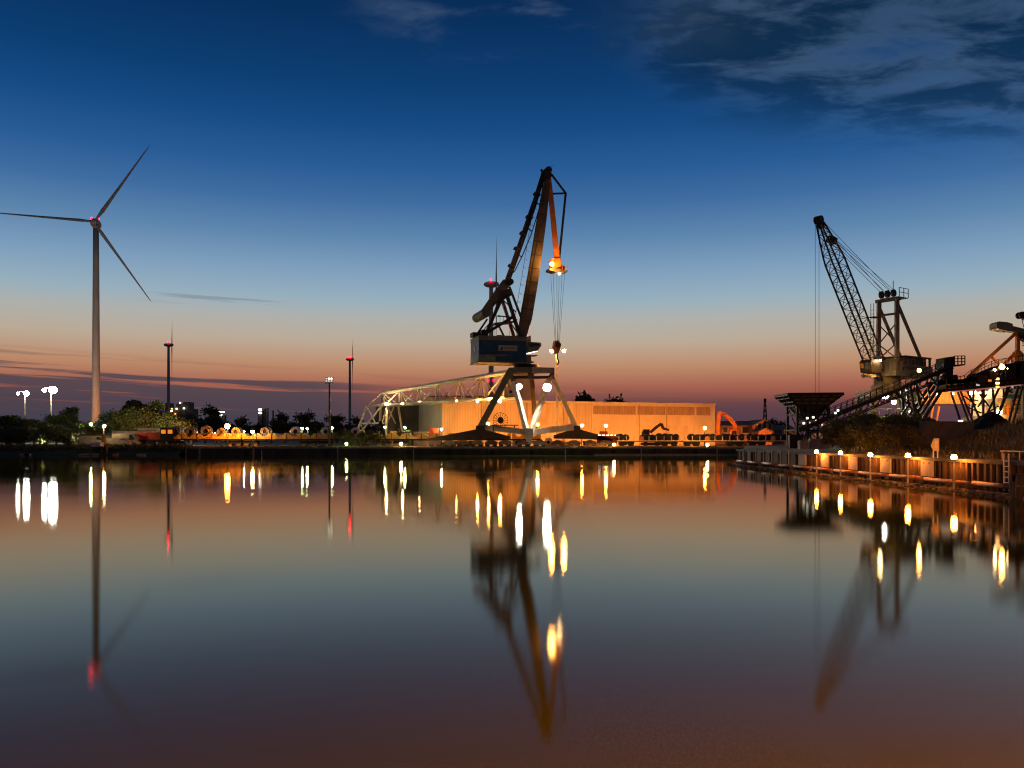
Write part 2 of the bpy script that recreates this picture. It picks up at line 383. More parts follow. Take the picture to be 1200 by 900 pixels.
for px in (881, 893, 903, 913, 923, 933):
    Yc = yr(px); b = MB(); b.box((XQ-.33, Yc, .95), (.1, 1.25, .95)); b.build('dark_fender_board', 'timber', rq)
y = 38.3
while y < 86:
    ln = rnd.uniform(3.4, 4.6); b = MB(); b.tube((XQ-.46, y, .42+rnd.uniform(-.03, .03)), (XQ-.46, min(y+ln, 86.6), .42+rnd.uniform(-.03, .03)), .12, n=10); b.build('fender_pipe', 'pipe', rq, True)
    b = MB(); b.beam((XQ-.2, y-.2, .3), (XQ-.75, y-.2, .3), .2, .18); b.build('bracket', 'timber', rq); y += ln+.35
b = MB()
for k in range(36):
    Yc = 37+k*1.4; b2 = MB(); b2.beam((XQ-.62, Yc, .02), (XQ-.62, Yc+1.34, .02+rnd.uniform(-.02, .02)), .3, .2); b2.build('toe_beam', 'timber', rq)
for _ in range(520):
    Yc = rnd.uniform(36, 87); s = rnd.uniform(.06, .2); c = Vector((XQ-.8-rnd.uniform(0, .5), Yc, rnd.uniform(-.06, .07)))
    b.lathe(c, (rnd.uniform(-.5, .5), rnd.uniform(-.5, .5), 1), [(-s*.6, s*.5), (0, s), (s*.5, s*.55)], 5)
o = b.build('toe_stones', 'rock', rq); o['kind'] = 'stuff'
# handrail and mooring dolphin at the near end
hr = thing('handrail', 'thin steel handrail standing on the sheet pile capping beam', 'handrail', (XQ+.1, 40, ZR))
for k in range(4): bar('post', (XQ+.1, 36.5+k*1.4, 1.59), (XQ+.1, 36.5+k*1.4, 2.05), .05, 'pipe', hr)
bar('rail', (XQ+.1, 36.3, 2.05), (XQ+.1, 40.9, 2.05), .05, 'pipe', hr)
ld = thing('quay_ladder', 'narrow steel ladder hanging on the sheet piling', 'ladder', (XQ-.4, 39.6, 0))
for s in (-.2, .2): bar('rail', (XQ-.36, 39.6+s, .2), (XQ-.36, 39.6+s, 1.95), .05, 'white_paint', ld)
for k in range(6): bar('rung', (XQ-.36, 39.4, .35+k*.25), (XQ-.36, 39.8, .35+k*.25), .04, 'white_paint', ld)
dp = thing('mooring_dolphin', 'cluster of worn timber mooring piles standing in the water off the sheet piling', 'mooring piles', (22.3, 38, 0))
for (ddx, ddy, h) in ((0, 0, 1.1), (.42, .1, .95), (.2, -.4, .85), (.6, -.35, .9), (-.05, .38, .7)):
    b = MB(); b.tube((22.35+ddx, 37.6+ddy, -1.2), (22.4+ddx+rnd.uniform(-.05, .05), 37.6+ddy, h), .2, .17, 9); b.build('timber_pile', 'timber', dp, True)
b = MB(); b.tube((22.2, 37.5, .55), (23.05, 37.4, .55), .05); b.build('tie_bolt', 'pipe', dp)
# quay lamps
GQ = 'small lamps along the sheet pile quay'
def quay_lamp(px, py, kind, I, label):
    Y = yr(px); z = CAM_H-(py-515)/1000*Y; X = XQ-.80; Y = X/((px-600)/1000); z = CAM_H-(py-515)/1000*Y
    t = thing('quay_lamp', label, 'lamp', (X, Y, .3), GQ)
    b = MB(); b.tube((X, Y, -.4), (X, Y, z-.12), .055, .05, 8); b.build('post', 'white_paint', t)
    b = MB(); b.lathe((X, Y, z-.16), (0, 0, 1), [(0, .09), (.06, .11)], 10); b.build('collar', 'black_steel', t)
    bulb(t, (X, Y, z), .15, kind, I*rnd.uniform(.8, 1.2))
    b = MB(); b.lathe((X, Y, z+.14), (0, 0, 1), [(0, .15), (.04, .11), (.07, .02)], 10); b.build('cap', 'black_steel', t)
for px, py, bet in ((957, 529.5, 'between the first two pale boards next to the hopper end'), (985, 531, 'between the second and third pale boards from the hopper end'),
        (1020, 533, 'beside the slightly tilted pale board'), (1064, 534, 'on the sign side of the fourth pale board'), (1118, 536, 'next to the bare sheet piles past the last board')):
    quay_lamp(px, py, 'sodium', 42, 'amber quay lamp '+bet)
# sign on the quay
sg = thing('quay_sign', 'pale pointed sign plate on two thin posts above the last fender board', 'sign', (XQ+.3, 46.3, ZR))
Ys = 46.3; Xs = (1096-600)/1000*Ys
for s in (-.1, .13): bar('post', (Xs+s, Ys, 1.58), (Xs+s, Ys, 2.5), .05, 'white_paint', sg)
b = MB(); b.prism([(Xs-.27, Ys-.06, 2.28), (Xs-.12, Ys-.06, 1.98), (Xs+.18, Ys-.06, 1.98), (Xs+.18, Ys-.06, 2.66), (Xs-.1, Ys-.06, 2.66)], (0, .03, 0)); b.build('plate', 'sign', sg)
b = MB(); b.prism([(Xs-.06, Ys-.072, 2.12), (Xs+.1, Ys-.072, 2.12), (Xs+.1, Ys-.072, 2.54), (Xs-.06, Ys-.072, 2.54)], (0, .008, 0)); b.build('panel', 'white_paint', sg)

# ---- slope, block wall, coal heaps on the right shore
def heap(name, c, rx, ry, h, m, seed, n=34, rings=12, power=1.0):
    r = random.Random(seed); b = MB(); vs = [(c[0], c[1], c[2]+h)]; fs = []
    for j in range(1, rings+1):
        t = j/rings
        for i in range(n):
            a = 2*math.pi*i/n; wob = 1+.10*math.sin(3*a+seed)+.05*math.sin(7*a+seed*2)
            z = h*(1-t**power)*(1+.05*math.sin(5*a+j)) + r.uniform(-.04, .04)*h*(t < 1)
            vs.append((c[0]+rx*t*wob*math.cos(a), c[1]+ry*t*wob*math.sin(a), c[2]+max(z, -.05)))
    for i in range(n): fs.append((0, 1+i, 1+(i+1) % n))
    for j in range(rings-1):
        for i in range(n):
            a = 1+j*n+i; a2 = 1+j*n+(i+1) % n; fs.append((a, a+n, a2+n, a2))
    return b.add(vs, fs)
CO = 'coal heaps behind the block wall'
c = PZ(1086, 77, ZR); single('coal_heap', heap('h', c, 4.2, 5, 3.05, 'coal', 3), 'coal', 'low black coal heap behind the pale concrete block wall', 'coal heap', c, CO)
c = PZ(1161, 72, ZR); single('coal_heap', heap('h', c, 4.3, 6, 3.35, 'coal', 5), 'coal', 'tall pointed black coal heap under the conveyor trestle', 'coal heap', c, CO)
b = MB(); vs = []; fs = []
nx, ny = 26, 20
def slope_z(X, Y):
    t = min(1, max(0, (X-26.0)/6.5)); w = min(1, max(0, (64-Y)/14)); s = t*t*(3-2*t)
    return ZR+.01+s*w*(2.55+.25*math.sin(Y*.6)+.2*math.sin(X*1.3+Y*.3))
for j in range(ny):
    for i in range(nx):
        X = 24.2+i*.9; Y = 36+j*1.65; vs.append((X, Y, slope_z(X, Y)+rnd.uniform(-.05, .05)*(i > 2)))
for j in range(ny-1):
    for i in range(nx-1): fs.append((j*nx+i, j*nx+i+1, (j+1)*nx+i+1, (j+1)*nx+i))
b.add(vs, fs); struct('grass_slope', b, 'soil')
def sl_pt():
    X = rnd.uniform(24.4, 38); Y = rnd.uniform(38, 64); return X, Y, slope_z(X, Y)-.03
o = grass_mesh(16000, sl_pt, .12, .5, .03).build('slope_grass', 'grass'); o['kind'] = 'stuff'
bw = thing('block_wall', 'pale wall of stacked concrete blocks in front of the coal heaps', 'wall', PZ(1104, 66, ZR))
blk = MB(); blk.box((0, 0, 0), (1.27, .8, .59)); bme = blk.mesh('block', 'concrete'); base = ORG[bw.name]
for r_ in range(4):
    for k in range(5):
        if r_ == 3 and k in (0, 4): continue
        o = bpy.data.objects.new('block', bme); COL.objects.link(o); o.parent = bw
        o.location = Vector(((k-2)*1.3+(.65 if r_ % 2 else 0)-.3, rnd.uniform(-.03, .03), .3+r_*.6))

# ---- trees
def crown(r, n, rx, ry, rz, cz, lobes, leaf):
    """leaf sprays gathered in clumps through the crown's volume"""
    b = MB(); cl = []
    for _ in range(lobes):
        while True:
            p = Vector((r.uniform(-1, 1), r.uniform(-1, 1), r.uniform(-1, 1)))
            if p.length < 1: break
        p = p.normalized()*(p.length**.5)*.82
        cl.append((Vector((p.x*rx, p.y*ry, cz+p.z*rz)), r.uniform(.20, .40)*min(rx, rz)))
    for _ in range(n):
        c, s = r.choice(cl); d = Vector((r.gauss(0, 1), r.gauss(0, 1), r.gauss(0, .8))); d = d.normalized()*s*(r.random()**.4)
        p = c+d*(1 if r.random() > .14 else r.uniform(1.2, 1.7)); a = Vector((r.gauss(0, 1), r.gauss(0, 1), r.gauss(0, .7))).normalized(); q = a.cross(Vector((r.gauss(0, 1), r.gauss(0, 1), r.gauss(0, 1)))).normalized()
        l = leaf*r.uniform(.6, 1.3)
        b.add([p-a*l, p+q*l*.45, p+a*l, p-q*l*.45], [(0, 1, 2, 3)])
    return b, cl
def trunk(r, h, rad, cl):
    b = MB(); p0 = Vector((0, 0, -.1)); p1 = Vector((r.uniform(-.2, .2), r.uniform(-.2, .2), h*.5)); p2 = Vector((r.uniform(-.3, .3), 0, h*.8))
    b.chain([p0, p1, p2], [rad, rad*.7, rad*.3], 7)
    for c, s in cl[:9]:
        st = lerp(p0, p1, r.uniform(.6, 1)); b.chain([st, lerp(st, c, .55)+Vector((0, 0, .1)), c], [rad*.4, rad*.25, rad*.06], 5)
    return b
TP = []
for k, (n, rx, rz, cz, lobes, leaf, lm) in enumerate(((5200, 2.6, 3.0, 4.4, 30, .18, 'leaf'), (5200, 3.0, 2.6, 4.0, 28, .18, 'leaf2'), (5200, 2.2, 3.6, 4.6, 32, .18, 'leaf'),
                                         (1700, 3.2, 3.0, 4.2, 20, .36, 'leaf3'), (1500, 1.2, 4.2, 4.8, 22, .32, 'leaf3'), (6500, 2.2, 1.3, 1.3, 26, .10, 'leaf2'))):
    r = random.Random(100+k); cb, cl = crown(r, n, rx, rx*.9, rz, cz, lobes, leaf)
    tb = trunk(r, cz+rz*.6, .22 if k < 5 else .08, cl)
    TP.append((cb.mesh('crown', lm), tb.mesh('trunk', 'bark'), cz+rz))
def tree(k, px, top, Y, label, group, wid=1, gz=ZF, name='tree', cat='tree', crown_mat=None):
    cm, tm, H = TP[k]; z = CAM_H-(top-515)/1000*Y; s = (z-gz)/H*1.06
    t = thing(name, label, cat, PZ(px, Y, gz), group); t.scale = (s*wid, s*wid, s); t.rotation_euler = (0, 0, rnd.uniform(0, 6.28))
    for nm, me in (('crown', cm), ('trunk', tm)):
        o = bpy.data.objects.new(nm, me); COL.objects.link(o); o.parent = t
    return t
G1 = 'leafy trees on the left bank'
for k, px, top, Y, w in ((0, 12, 487, 172, 1.5), (1, 40, 492, 168, 1.4), (2, 84, 478, 186, 1.25), (0, 66, 486, 178, 1.2), (1, 98, 494, 170, 1.0), (2, -14, 484, 170, 1.5), (1, 26, 489, 190, 1.4)):
    tree(k, px, top, Y, 'leafy green tree crowded on the left bank beneath the white flood lamps', G1, w)
GB = 'low bushes on the left bank'
for px, top, Y, w in ((8, 505, 156, 1.7), (30, 502, 158, 1.6), (52, 500, 157, 1.7), (76, 503, 156, 1.6), (92, 507, 155, 1.2), (106, 500, 160, .9)):
    tree(5, px, top, Y, 'low dark bush on the grassy left bank beside the big wind turbine', GB, w, name='bush', cat='bush')
G2 = 'trees behind the parked trailers'
for k, px, top, Y, w in ((2, 138, 484, 215, 1.15), (0, 152, 478, 212, 1.2), (1, 168, 478, 214, 1.2), (2, 184, 471, 216, 1.1), (0, 198, 484, 206, 1.0), (1, 212, 490, 205, .9), (2, 224, 492, 210, .9)):
    tree(k, px, top, Y, 'tall green tree standing behind the parked white trailers', G2, w)
G3 = 'dark trees on the skyline'
for k, px, top, Y, w in ((3, 240, 477, 300, 1.1), (3, 226, 486, 290, 1.0), (3, 254, 488, 300, 1.1), (3, 280, 490, 300, 1.2), (3, 318, 492, 310, 1.2), (3, 334, 485, 300, 1.0), (3, 352, 486, 300, 1.1), (3, 368, 484, 300, 1.1), (3, 385, 488, 300, 1.2),
        (3, 402, 488, 305, 1.2), (3, 420, 490, 305, 1.2), (3, 436, 491, 305, 1.2), (3, 300, 497, 310, 1.2), (3, 124, 483, 330, .9), (3, 116, 486, 330, .9), (3, 268, 495, 290, 1.0)):
    tree(k, px, top, Y, 'dark rounded tree silhouetted on the skyline beyond the rail yard', G3, w)
G4 = 'far poplars'
for px, top in ((152, 463), (157, 466), (162, 464), (170, 469), (175, 472)):
    tree(4, px, top, 420, 'slender dark poplar rising behind the trailer trees', G4, 1.25, name='poplar_tree')
for px, top, Y, w in ((676, 464, 330, 1.0), (682, 463, 330, .8), (716, 468, 340, 1.1), (722, 469, 340, 1), (908, 492, 330, 1.0), (916, 495, 330, 1.4)):
    tree(3, px, top, Y, 'small dark treetop showing above the roofs behind the orange shed' if px < 800 else 'small dark tree behind the red brick houses', 'far treetops behind the shed' if px < 800 else 'far trees behind the houses', w)
# conifer on the quay
ct = thing('conifer', 'small dark conifer growing at the quay edge below the white truss', 'tree', PZ(446, 149, ZF))
b = MB(); r = random.Random(5)
for _ in range(1500):
    t = r.random()**.7; z = .3+t*4.3; rad = (1-t)*1.45*(.55+.45*r.random())+.06; a = r.uniform(0, 6.28)
    p = ORG[ct.name]+Vector((rad*math.cos(a), rad*math.sin(a), z)); d = Vector((math.cos(a), math.sin(a), -.35))*.28*r.uniform(.6, 1.2); q = Vector((-math.sin(a), math.cos(a), r.uniform(-.4, .4)))*.07
    b.add([p-q, p+d, p+q, p-d*.5], [(0, 1, 2, 3)])
b.build('crown', 'leaf3', ct); b = MB(); b.tube(ORG[ct.name], ORG[ct.name]+Vector((0, 0, 4.2)), .12, .02); b.build('trunk', 'bark', ct)
GE = 'scrub bushes at the quay edge'
for px, top, Y, w in ((403, 504, 151, .8), (430, 505, 150, .8), (412, 512, 149, .6), (470, 504, 160, .6)):
    tree(5, px, top, Y, 'scruffy olive bush beside the small conifer among the coil wagons', GE, w, name='bush', cat='bush')
GR = 'dark bushes on the right shore'
for px, top, Y, w in ((992, 493, 76, 1.15), (1008, 488, 74, 1.2), (1024, 486, 72, 1.25), (1042, 488, 70, 1.2), (1058, 487, 72, 1.2), (1072, 492, 72, 1.0), (1030, 498, 62, 1.1), (1052, 500, 60, 1.1), (1004, 500, 67, 1.0), (984, 503, 74, 1.0)):
    tree(5, px, top, Y, 'dense dark bush on the shore behind the amber quay lamps', GR, w, ZR, name='bush', cat='bush')
# ================================================================== WIND TURBINES
def turbine(px, hub, Y, angs, yaw, label, group=None, r0=1.95, r1=1.2, blen=41.5, lights=((-1.2, 1),), low=()):
    base = PZ(px, Y, ZF); zh = CAM_H-(hub-515)/1000*Y
    t = thing('wind_turbine', label, 'wind turbine', base, group)
    top = Vector((base.x, Y, zh))
    b = MB(); n = 6; b.lathe(base, (0, 0, 1), [((zh-ZF-1.6)*i/n, r0+(r1-r0)*(i/n)**.8) for i in range(n+1)], 20); b.build('tower', 'turbine', t, True)
    ax = Vector((math.sin(yaw), -math.cos(yaw), 0)); rt = Vector((math.cos(yaw), math.sin(yaw), 0)); up = Vector((0, 0, 1))
    b = MB(); b.lathe(top+Vector((0, 0, -.2)), ax, [(-4.6, .15), (-4.1, 1.0), (-2.4, 1.75), (0, 2.05), (1.8, 1.95), (2.6, 1.6)], 14); nac = b.build('nacelle', 'turbine', t, True)
    hc = top+ax*3.2
    b = MB(); b.lathe(hc, ax, [(-.6, 1.5), (.4, 1.45), (1.3, .9), (1.7, .1)], 14); b.build('hub', 'turbine', t, True)
    for a in angs:
        a = R(a); d = rt*math.cos(a)+up*math.sin(a); tg = rt*-math.sin(a)+up*math.cos(a); b = MB(); vs = []; fs = []
        prof = [(.6, 1.0, 1.0), (2.5, 1.05, 1.0), (6, 1.7, .7), (12, 1.35, .45), (22, .95, .3), (32, .65, .18), (39.5, .4, .10), (41.5, .08, .04)]
        for (rr, c, th) in prof:
            p = hc+d*(rr*blen/41.5); tw = R(30-24*rr/41.5); e = tg*math.cos(tw)+ax*math.sin(tw); f = ax*math.cos(tw)-tg*math.sin(tw)
            for q in range(8):
                k = 2*math.pi*q/8; vs.append(p+e*(c*.5*math.cos(k)-c*.12)+f*(th*.5*math.sin(k)))
        for j in range(len(prof)-1):
            for q in range(8): fs.append((j*8+q, j*8+(q+1) % 8, (j+1)*8+(q+1) % 8, (j+1)*8+q))
        fs += [tuple(range(7, -1, -1)), tuple(range(len(prof)*8-8, len(prof)*8))]
        b.add(vs, fs); b.build('blade', 'blade', t, True)
    for (off, I) in lights:
        c = top+rt*off+Vector((0, 0, 2.3))-ax*.2
        b = MB(); b.tube(top+rt*off*.6+Vector((0, 0, 1.0)), c-Vector((0, 0, .2)), .1); b.build('lamp_post', 'turbine', t)
        bulb(t, c, .42*Y/374*(1 if I > 20 else .75), 'red', I*(Y/374)**2, 'beacon')
    for (pz, I) in low:
        z = CAM_H-(pz-515)/1000*Y
        for s in (-1, 1):
            rr = r0+(r1-r0)*.5; bulb(t, Vector((base.x+s*rr*1.0, Y-rr*.5, z)), .42*Y/374, 'red', I*(Y/374)**2, 'beacon')
    return t
turbine(112.5, 262, 374, (177.5, 57, -55.5), R(12), 'tall wind turbine with three still blades, nearest to the bank of trees', lights=((-1.9, 34), (1.0, 9)))
turbine(197.5, 404, 860, (270, 30, 150), R(112), 'small far wind turbine with one red beacon above the poplars', lights=((-1.5, 16),))
turbine(410, 421, 990, (270, 30, 150), R(101), 'most distant wind turbine with red beacon beside the floodlight mast', lights=((-1.5, 20),))
turbine(575.5, 333, 524, (270, 30, 150), R(91.4), 'wind turbine half hidden behind the harbour crane with red lights on its tower', lights=((-2.5, 16),), low=((446, 14),))

# ================================================================== MAIN HARBOUR CRANE
class Frame:
    def __init__(s, O, ang): s.O = V(O); s.U = Vector((math.cos(ang), math.sin(ang), 0)); s.W = Vector((-math.sin(ang), math.cos(ang), 0))
    def C(s, px, py, v=0):
        o = s.O+s.W*v; k = (px-600)/1000; u = (k*o.y-o.x)/(s.U.x-k*s.U.y); p = o+s.U*u
        return Vector((p.x, p.y, CAM_H-(py-515)/1000*p.y))
    def q(s, u, v, z): return Vector((s.O.x, s.O.y, 0))+s.U*u+s.W*v+Vector((0, 0, z))
    def uv(s, px, v):
        o = s.O+s.W*v; k = (px-600)/1000; return (k*o.y-o.x)/(s.U.x-k*s.U.y)
    def box(s, b, u0, u1, v0, v1, z0, z1):
        vs = [s.q(u, v, z) for z in (z0, z1) for u, v in ((u0, v0), (u1, v0), (u1, v1), (u0, v1))]
        return b.add(vs, [(3, 2, 1, 0), (4, 5, 6, 7), (0, 1, 5, 4), (1, 2, 6, 5), (2, 3, 7, 6), (3, 0, 4, 7)])
F = Frame((2.75, 153, ZF), R(16)); C = F.C
cr = thing('harbour_crane', 'large level-luffing harbour crane with blue machine house on a white truss portal', 'crane', (2.75, 153, ZF))
def cb(name, p0, p1, w, m, h=None, par=None, rd=False): return bar(name, p0, p1, w, m, par or cr, h, rd)
# machine house
u0, u1 = F.uv(561, -3), F.uv(617, -3); zb, z1_, z2_, zt = 15.95, 17.3, 19.85, 20.6
b = MB(); F.box(b, u0, u1, -3, 3, zb+.22, zt-.1); house = b.build('machine_house', 'crane_blue', cr)
b = MB(); F.box(b, u0-.05, u1+.05, -3.05, 3.05, z2_, zt); b.build('roof_band', 'khaki', house)
b = MB(); F.box(b, u0-.04, u0+3.0, -3.04, 3.04, zb+.24, z1_); b.build('skirt_panel', 'crane_teal', house)
b = MB(); F.box(b, u0+3.05, u1+.02, -3.03, 3.03, zb+.24, z1_-.05); b.build('skirt_panel', 'crane_blue', house)
b = MB(); F.box(b, u0-.15, u1+.15, -3.15, 3.15, zb, zb+.20); b.build('floor_frame', 'crane_brown', house)
for k in range(9):
    uu = u0+.6+k*(u1-u0-1.2)/8; b = MB(); F.box(b, uu-.05, uu+.05, -3.075, -3.04, z1_+.05, z2_-.03); b.build('panel_rib', 'crane_blue', house)
for px in (573, 583, 590):
    uu = F.uv(px, -3); b = MB(); b.prism([F.q(uu-.55, -3.05, z1_+.1), F.q(uu-.55, -3.6, z1_-.15), F.q(uu-.55, -3.6, z1_-.25), F.q(uu-.55, -3.05, z1_)], F.U*1.1); b.build('vent_hood', 'khaki', house)
b = MB(); F.box(b, u0-.09, u0-.04, -.8, .2, 17.9, 18.9); b.build('end_window', 'white_paint', house)
b = MB(); F.box(b, F.uv(584, -3), F.uv(606, -3), -3.14, -3.04, 18.05, 19.0); sgn = b.build('name_board', 'sign', house)
def text(s, size, m, parent, origin, right, up_, name='lettering'):
    cu = bpy.data.curves.new('txt', 'FONT'); cu.body = s; cu.size = size; cu.extrude = .01
    ob = bpy.data.objects.new('txt', cu); COL.objects.link(ob); dg = bpy.context.evaluated_depsgraph_get(); me = bpy.data.meshes.new_from_object(ob.evaluated_get(dg)); bpy.data.objects.remove(ob)
    w = max(v.co.x for v in me.vertices); r_, u_ = V(right), V(up_); n_ = r_.cross(u_)
    off = ORG[parent.name]
    for v in me.vertices: v.co = V(origin)+r_*v.co.x+u_*v.co.y+n_*v.co.z-off
    me.materials.clear(); me.materials.append(M[m]); o = bpy.data.objects.new(name, me); COL.objects.link(o); o.parent = parent; ORG[o.name] = off; return w
text('WESERPORT', .55, 'ink', sgn, F.q(F.uv(584, -3)+.95, -3.15, 18.33), F.U, (0, 0, 1))
ub = F.uv(584, -3); b = MB(); b.prism([F.q(ub+.2, -3.15, 18.2), F.q(ub+.75, -3.15, 18.2), F.q(ub+.75, -3.15, 18.85)], F.W*-.02); b.build('emblem', 'ink', sgn)
# roof clutter
for (px, w, h) in ((556, 1.3, .7), (566, 1.2, 1.2), (583, .8, .35), (594, 1.5, .3), (607, .9, .5)):
    uu = F.uv(px, 0); b = MB(); F.box(b, uu-w/2, uu+w/2, -1.6, .6, zt-.05, zt+h); b.build('roof_unit', 'crane_dark', house)
for k in range(7):
    uu = u0+.3+k*1.3; b = MB(); b.tube(F.q(uu, -2.95, zt-.05), F.q(uu, -2.95, zt+1.0), .035, n=6); b.build('railing_post', 'crane_dark', house)
# slewing ring and front corner
b = MB(); b.lathe(F.q(-.2, 0, 14.9), (0, 0, 1), [(0, 2.5), (.5, 2.5), (.55, 2.2), (1.06, 2.2)], 20); b.build('slewing_ring', 'crane_dark', cr, True)
b = MB(); F.box(b, u1+.02, u1+1.0, -2.6, 1.5, 16.0, 17.5); b.build('front_cabinet', 'khaki', cr)
b = MB(); b.prism([C(617, 401, -1.8), C(622, 393, -1.8), C(622.5, 404, -1.8), C(617, 404, -1.8)], F.W*3.6); b.build('boom_foot_bracket', 'crane_white', cr)
# operator cab
b = MB(); b.prism([C(620, 400.5, -2.4), C(634, 401.5, -2.4), C(634.5, 405, -2.4), C(630, 411, -2.4), C(620, 413, -2.4)], F.W*2.2); cab = b.build('operator_cab', 'khaki', cr)
b = MB(); b.prism([C(621, 402, -2.44), C(632, 402.6, -2.44), C(632, 405, -2.44), C(621, 407, -2.44)], F.W*.03); b.build('cab_window', 'glass', cab)
b = MB(); b.prism([C(620, 413.2, -2.3), C(630, 411.2, -2.3), C(630, 411.7, -2.3), C(620, 413.9, -2.3)], F.W*2.0); b.build('lit_underside', glow('neon', 3), cab)  # glowing strip stands in for light on the cab's underside
for s, (pa, pb) in enumerate((((617, 417), (628, 417)), ((617, 423), (624, 425)))):
    cb('platform', C(*pa, -1.5), C(*pb, -1.5), 2.0, 'crane_white', .15)
# boom : tapered box girder
cb_pts = [((611, 396), 1.5, 1.6), ((616.5, 372), 1.7, 2.2), ((625.5, 320), 1.6, 2.1), ((634, 262), 1.4, 1.8), ((640, 222), 1.1, 1.3), ((642, 200), 1.0, .8)]
b = MB()
for (a, c) in zip(cb_pts, cb_pts[1:]): b.beam(C(*a[0]), C(*c[0]), a[1], a[2], c[1], c[2])
boom = b.build('boom', 'crane_brown', cr)
b = MB()
for (a, c) in zip(cb_pts[1:], cb_pts[2:]):
    b.beam(C(a[0][0]-2.5-a[2]*1.6, a[0][1], -.9), C(c[0][0]-2.5-c[2]*1.6, c[0][1], -.9), .5, .12)
b.build('boom_catwalk', 'crane_dark', boom)
for k in range(16):
    t = k/15; y = 375-t*150; x = 605.5+(375-y)/150*25
    b = MB(); b.tube(C(x+1.5, y, -.9), C(x-2.2, y-2, -.9), .04, n=5); b.build('catwalk_stanchion', 'crane_brown', boom)
bar('catwalk_rail', C(603.3, 373, -.9), C(628.3, 223, -.9), .07, 'crane_brown', boom)
for k in range(9):
    t = .06+k*.105; pa = C(616.5, 372)*(1-t)+C(640, 222)*t; dd = (C(640, 222)-C(616.5, 372)).normalized(); hh = 2.26*(1-t)+1.36*t
    b = MB(); b.beam(pa-dd*.06, pa+dd*.06, 1.78*(1-t)+1.2*t, hh); b.build('boom_band', 'crane_dark', boom)
for v in (-.75, .75): bar('boom_rope', C(616, 372, v*1.2), C(641, 206, v*.6), .06, 'crane_dark', boom, rnd=True)
# boom head
b = MB(); b.prism([C(637, 199, -.7), C(641, 195.5, -.7), C(646, 196, -.7), C(646.5, 207, -.7), C(639, 212, -.7)], F.W*1.4); b.build('boom_head', 'crane_dark', cr)
cb('rear_horn', C(634, 198.5), C(638, 207), .4, 'crane_dark', .3)
for v in (-.5, .5):
    b = MB(); b.lathe(C(643, 199, v), F.W, [(-.12, .62), (.12, .62)], 16); b.build('head_sheave', 'crane_dark', cr)
cb('antenna', C(644, 196), C(648.5, 194), .06, 'crane_dark')
# fly jib hanging from the boom head
b = MB(); b.beam(C(643, 205), C(646, 235), .7, .7, .9, .9); b.beam(C(646, 235), C(653, 306), .9, .9, 1.0, 1.0); fj = b.build('fly_jib', 'orange_paint_and_light', cr)  # orange lamplight on the jib is put into its colour
for (a, c, w) in (((646, 204), (663, 226.5), .42), ((648, 227), (663, 226.5), .36), ((663, 226), (655, 306), .42), ((645.5, 216), (653.5, 300), .30)):
    cb('fly_jib_tie', C(*a), C(*c), w, 'crane_dark', rd=True)
b = MB(); b.prism([C(647, 303, -1), C(657, 302, -1), C(658, 312, -1), C(648, 315, -1)], F.W*2); b.build('jib_tip', 'orange_paint_and_light', cr)
b = MB(); b.prism([C(644, 314, -1.1), C(652, 314.5, -1.1), C(665, 317, -1.1), C(665, 318.6, -1.1), C(651, 318.6, -1.1), C(644, 316.6, -1.1)], F.W*2.2); b.build('tip_platform', 'crane_brown', cr)
for (x0, y0, x1, y1) in ((659, 311, 665.5, 312), (665.5, 312, 665.5, 318), (659, 311, 659, 316.5), (662, 311.5, 662, 317)):
    cb('tip_railing', C(x0, y0, -1), C(x1, y1, -1), .09, 'orange_paint_and_light')
for (x, v) in ((649, -.5), (655, -.5), (659, .4)):
    b = MB(); b.lathe(C(x, 314, v), F.W, [(-.1, .55), (.1, .55)], 14); b.build('tip_sheave', 'crane_dark', cr)
# rear strut (jib tie) with walkway
b = MB()
for (a, c) in ((( 637, 204), (627, 236)), ((627, 236), (611, 283)), ((611, 283), (595, 328))): b.beam(C(*a), C(*c), .85, .85)
st = b.build('rear_strut', 'crane_dark', cr)
for (x, y) in ((629, 228), (620, 255), (613, 274), (606, 292), (599.5, 312)):
    b = MB(); p = C(x, y); d = (C(595, 328)-C(637, 204)).normalized(); b.beam(p-d*.2, p+d*.2, 1.15, 1.15); b.build('strut_collar', 'crane_dark', st)
wl = [(634, 236), (629, 254), (622, 276), (612, 300), (603, 318), (596.5, 324)]
for a, c in zip(wl, wl[1:]): cb('strut_walkway', C(*a, -.4), C(*c, -.4), .16, 'crane_dark', .16, st)
for (a, c) in (((627, 237), (633, 240)), ((617, 266), (623, 271)), ((606, 297), (611, 301)), ((597, 322), (602, 318))): cb('walkway_bracket', C(*a, -.3), C(*c, -.3), .18, 'crane_brown', .18, st)
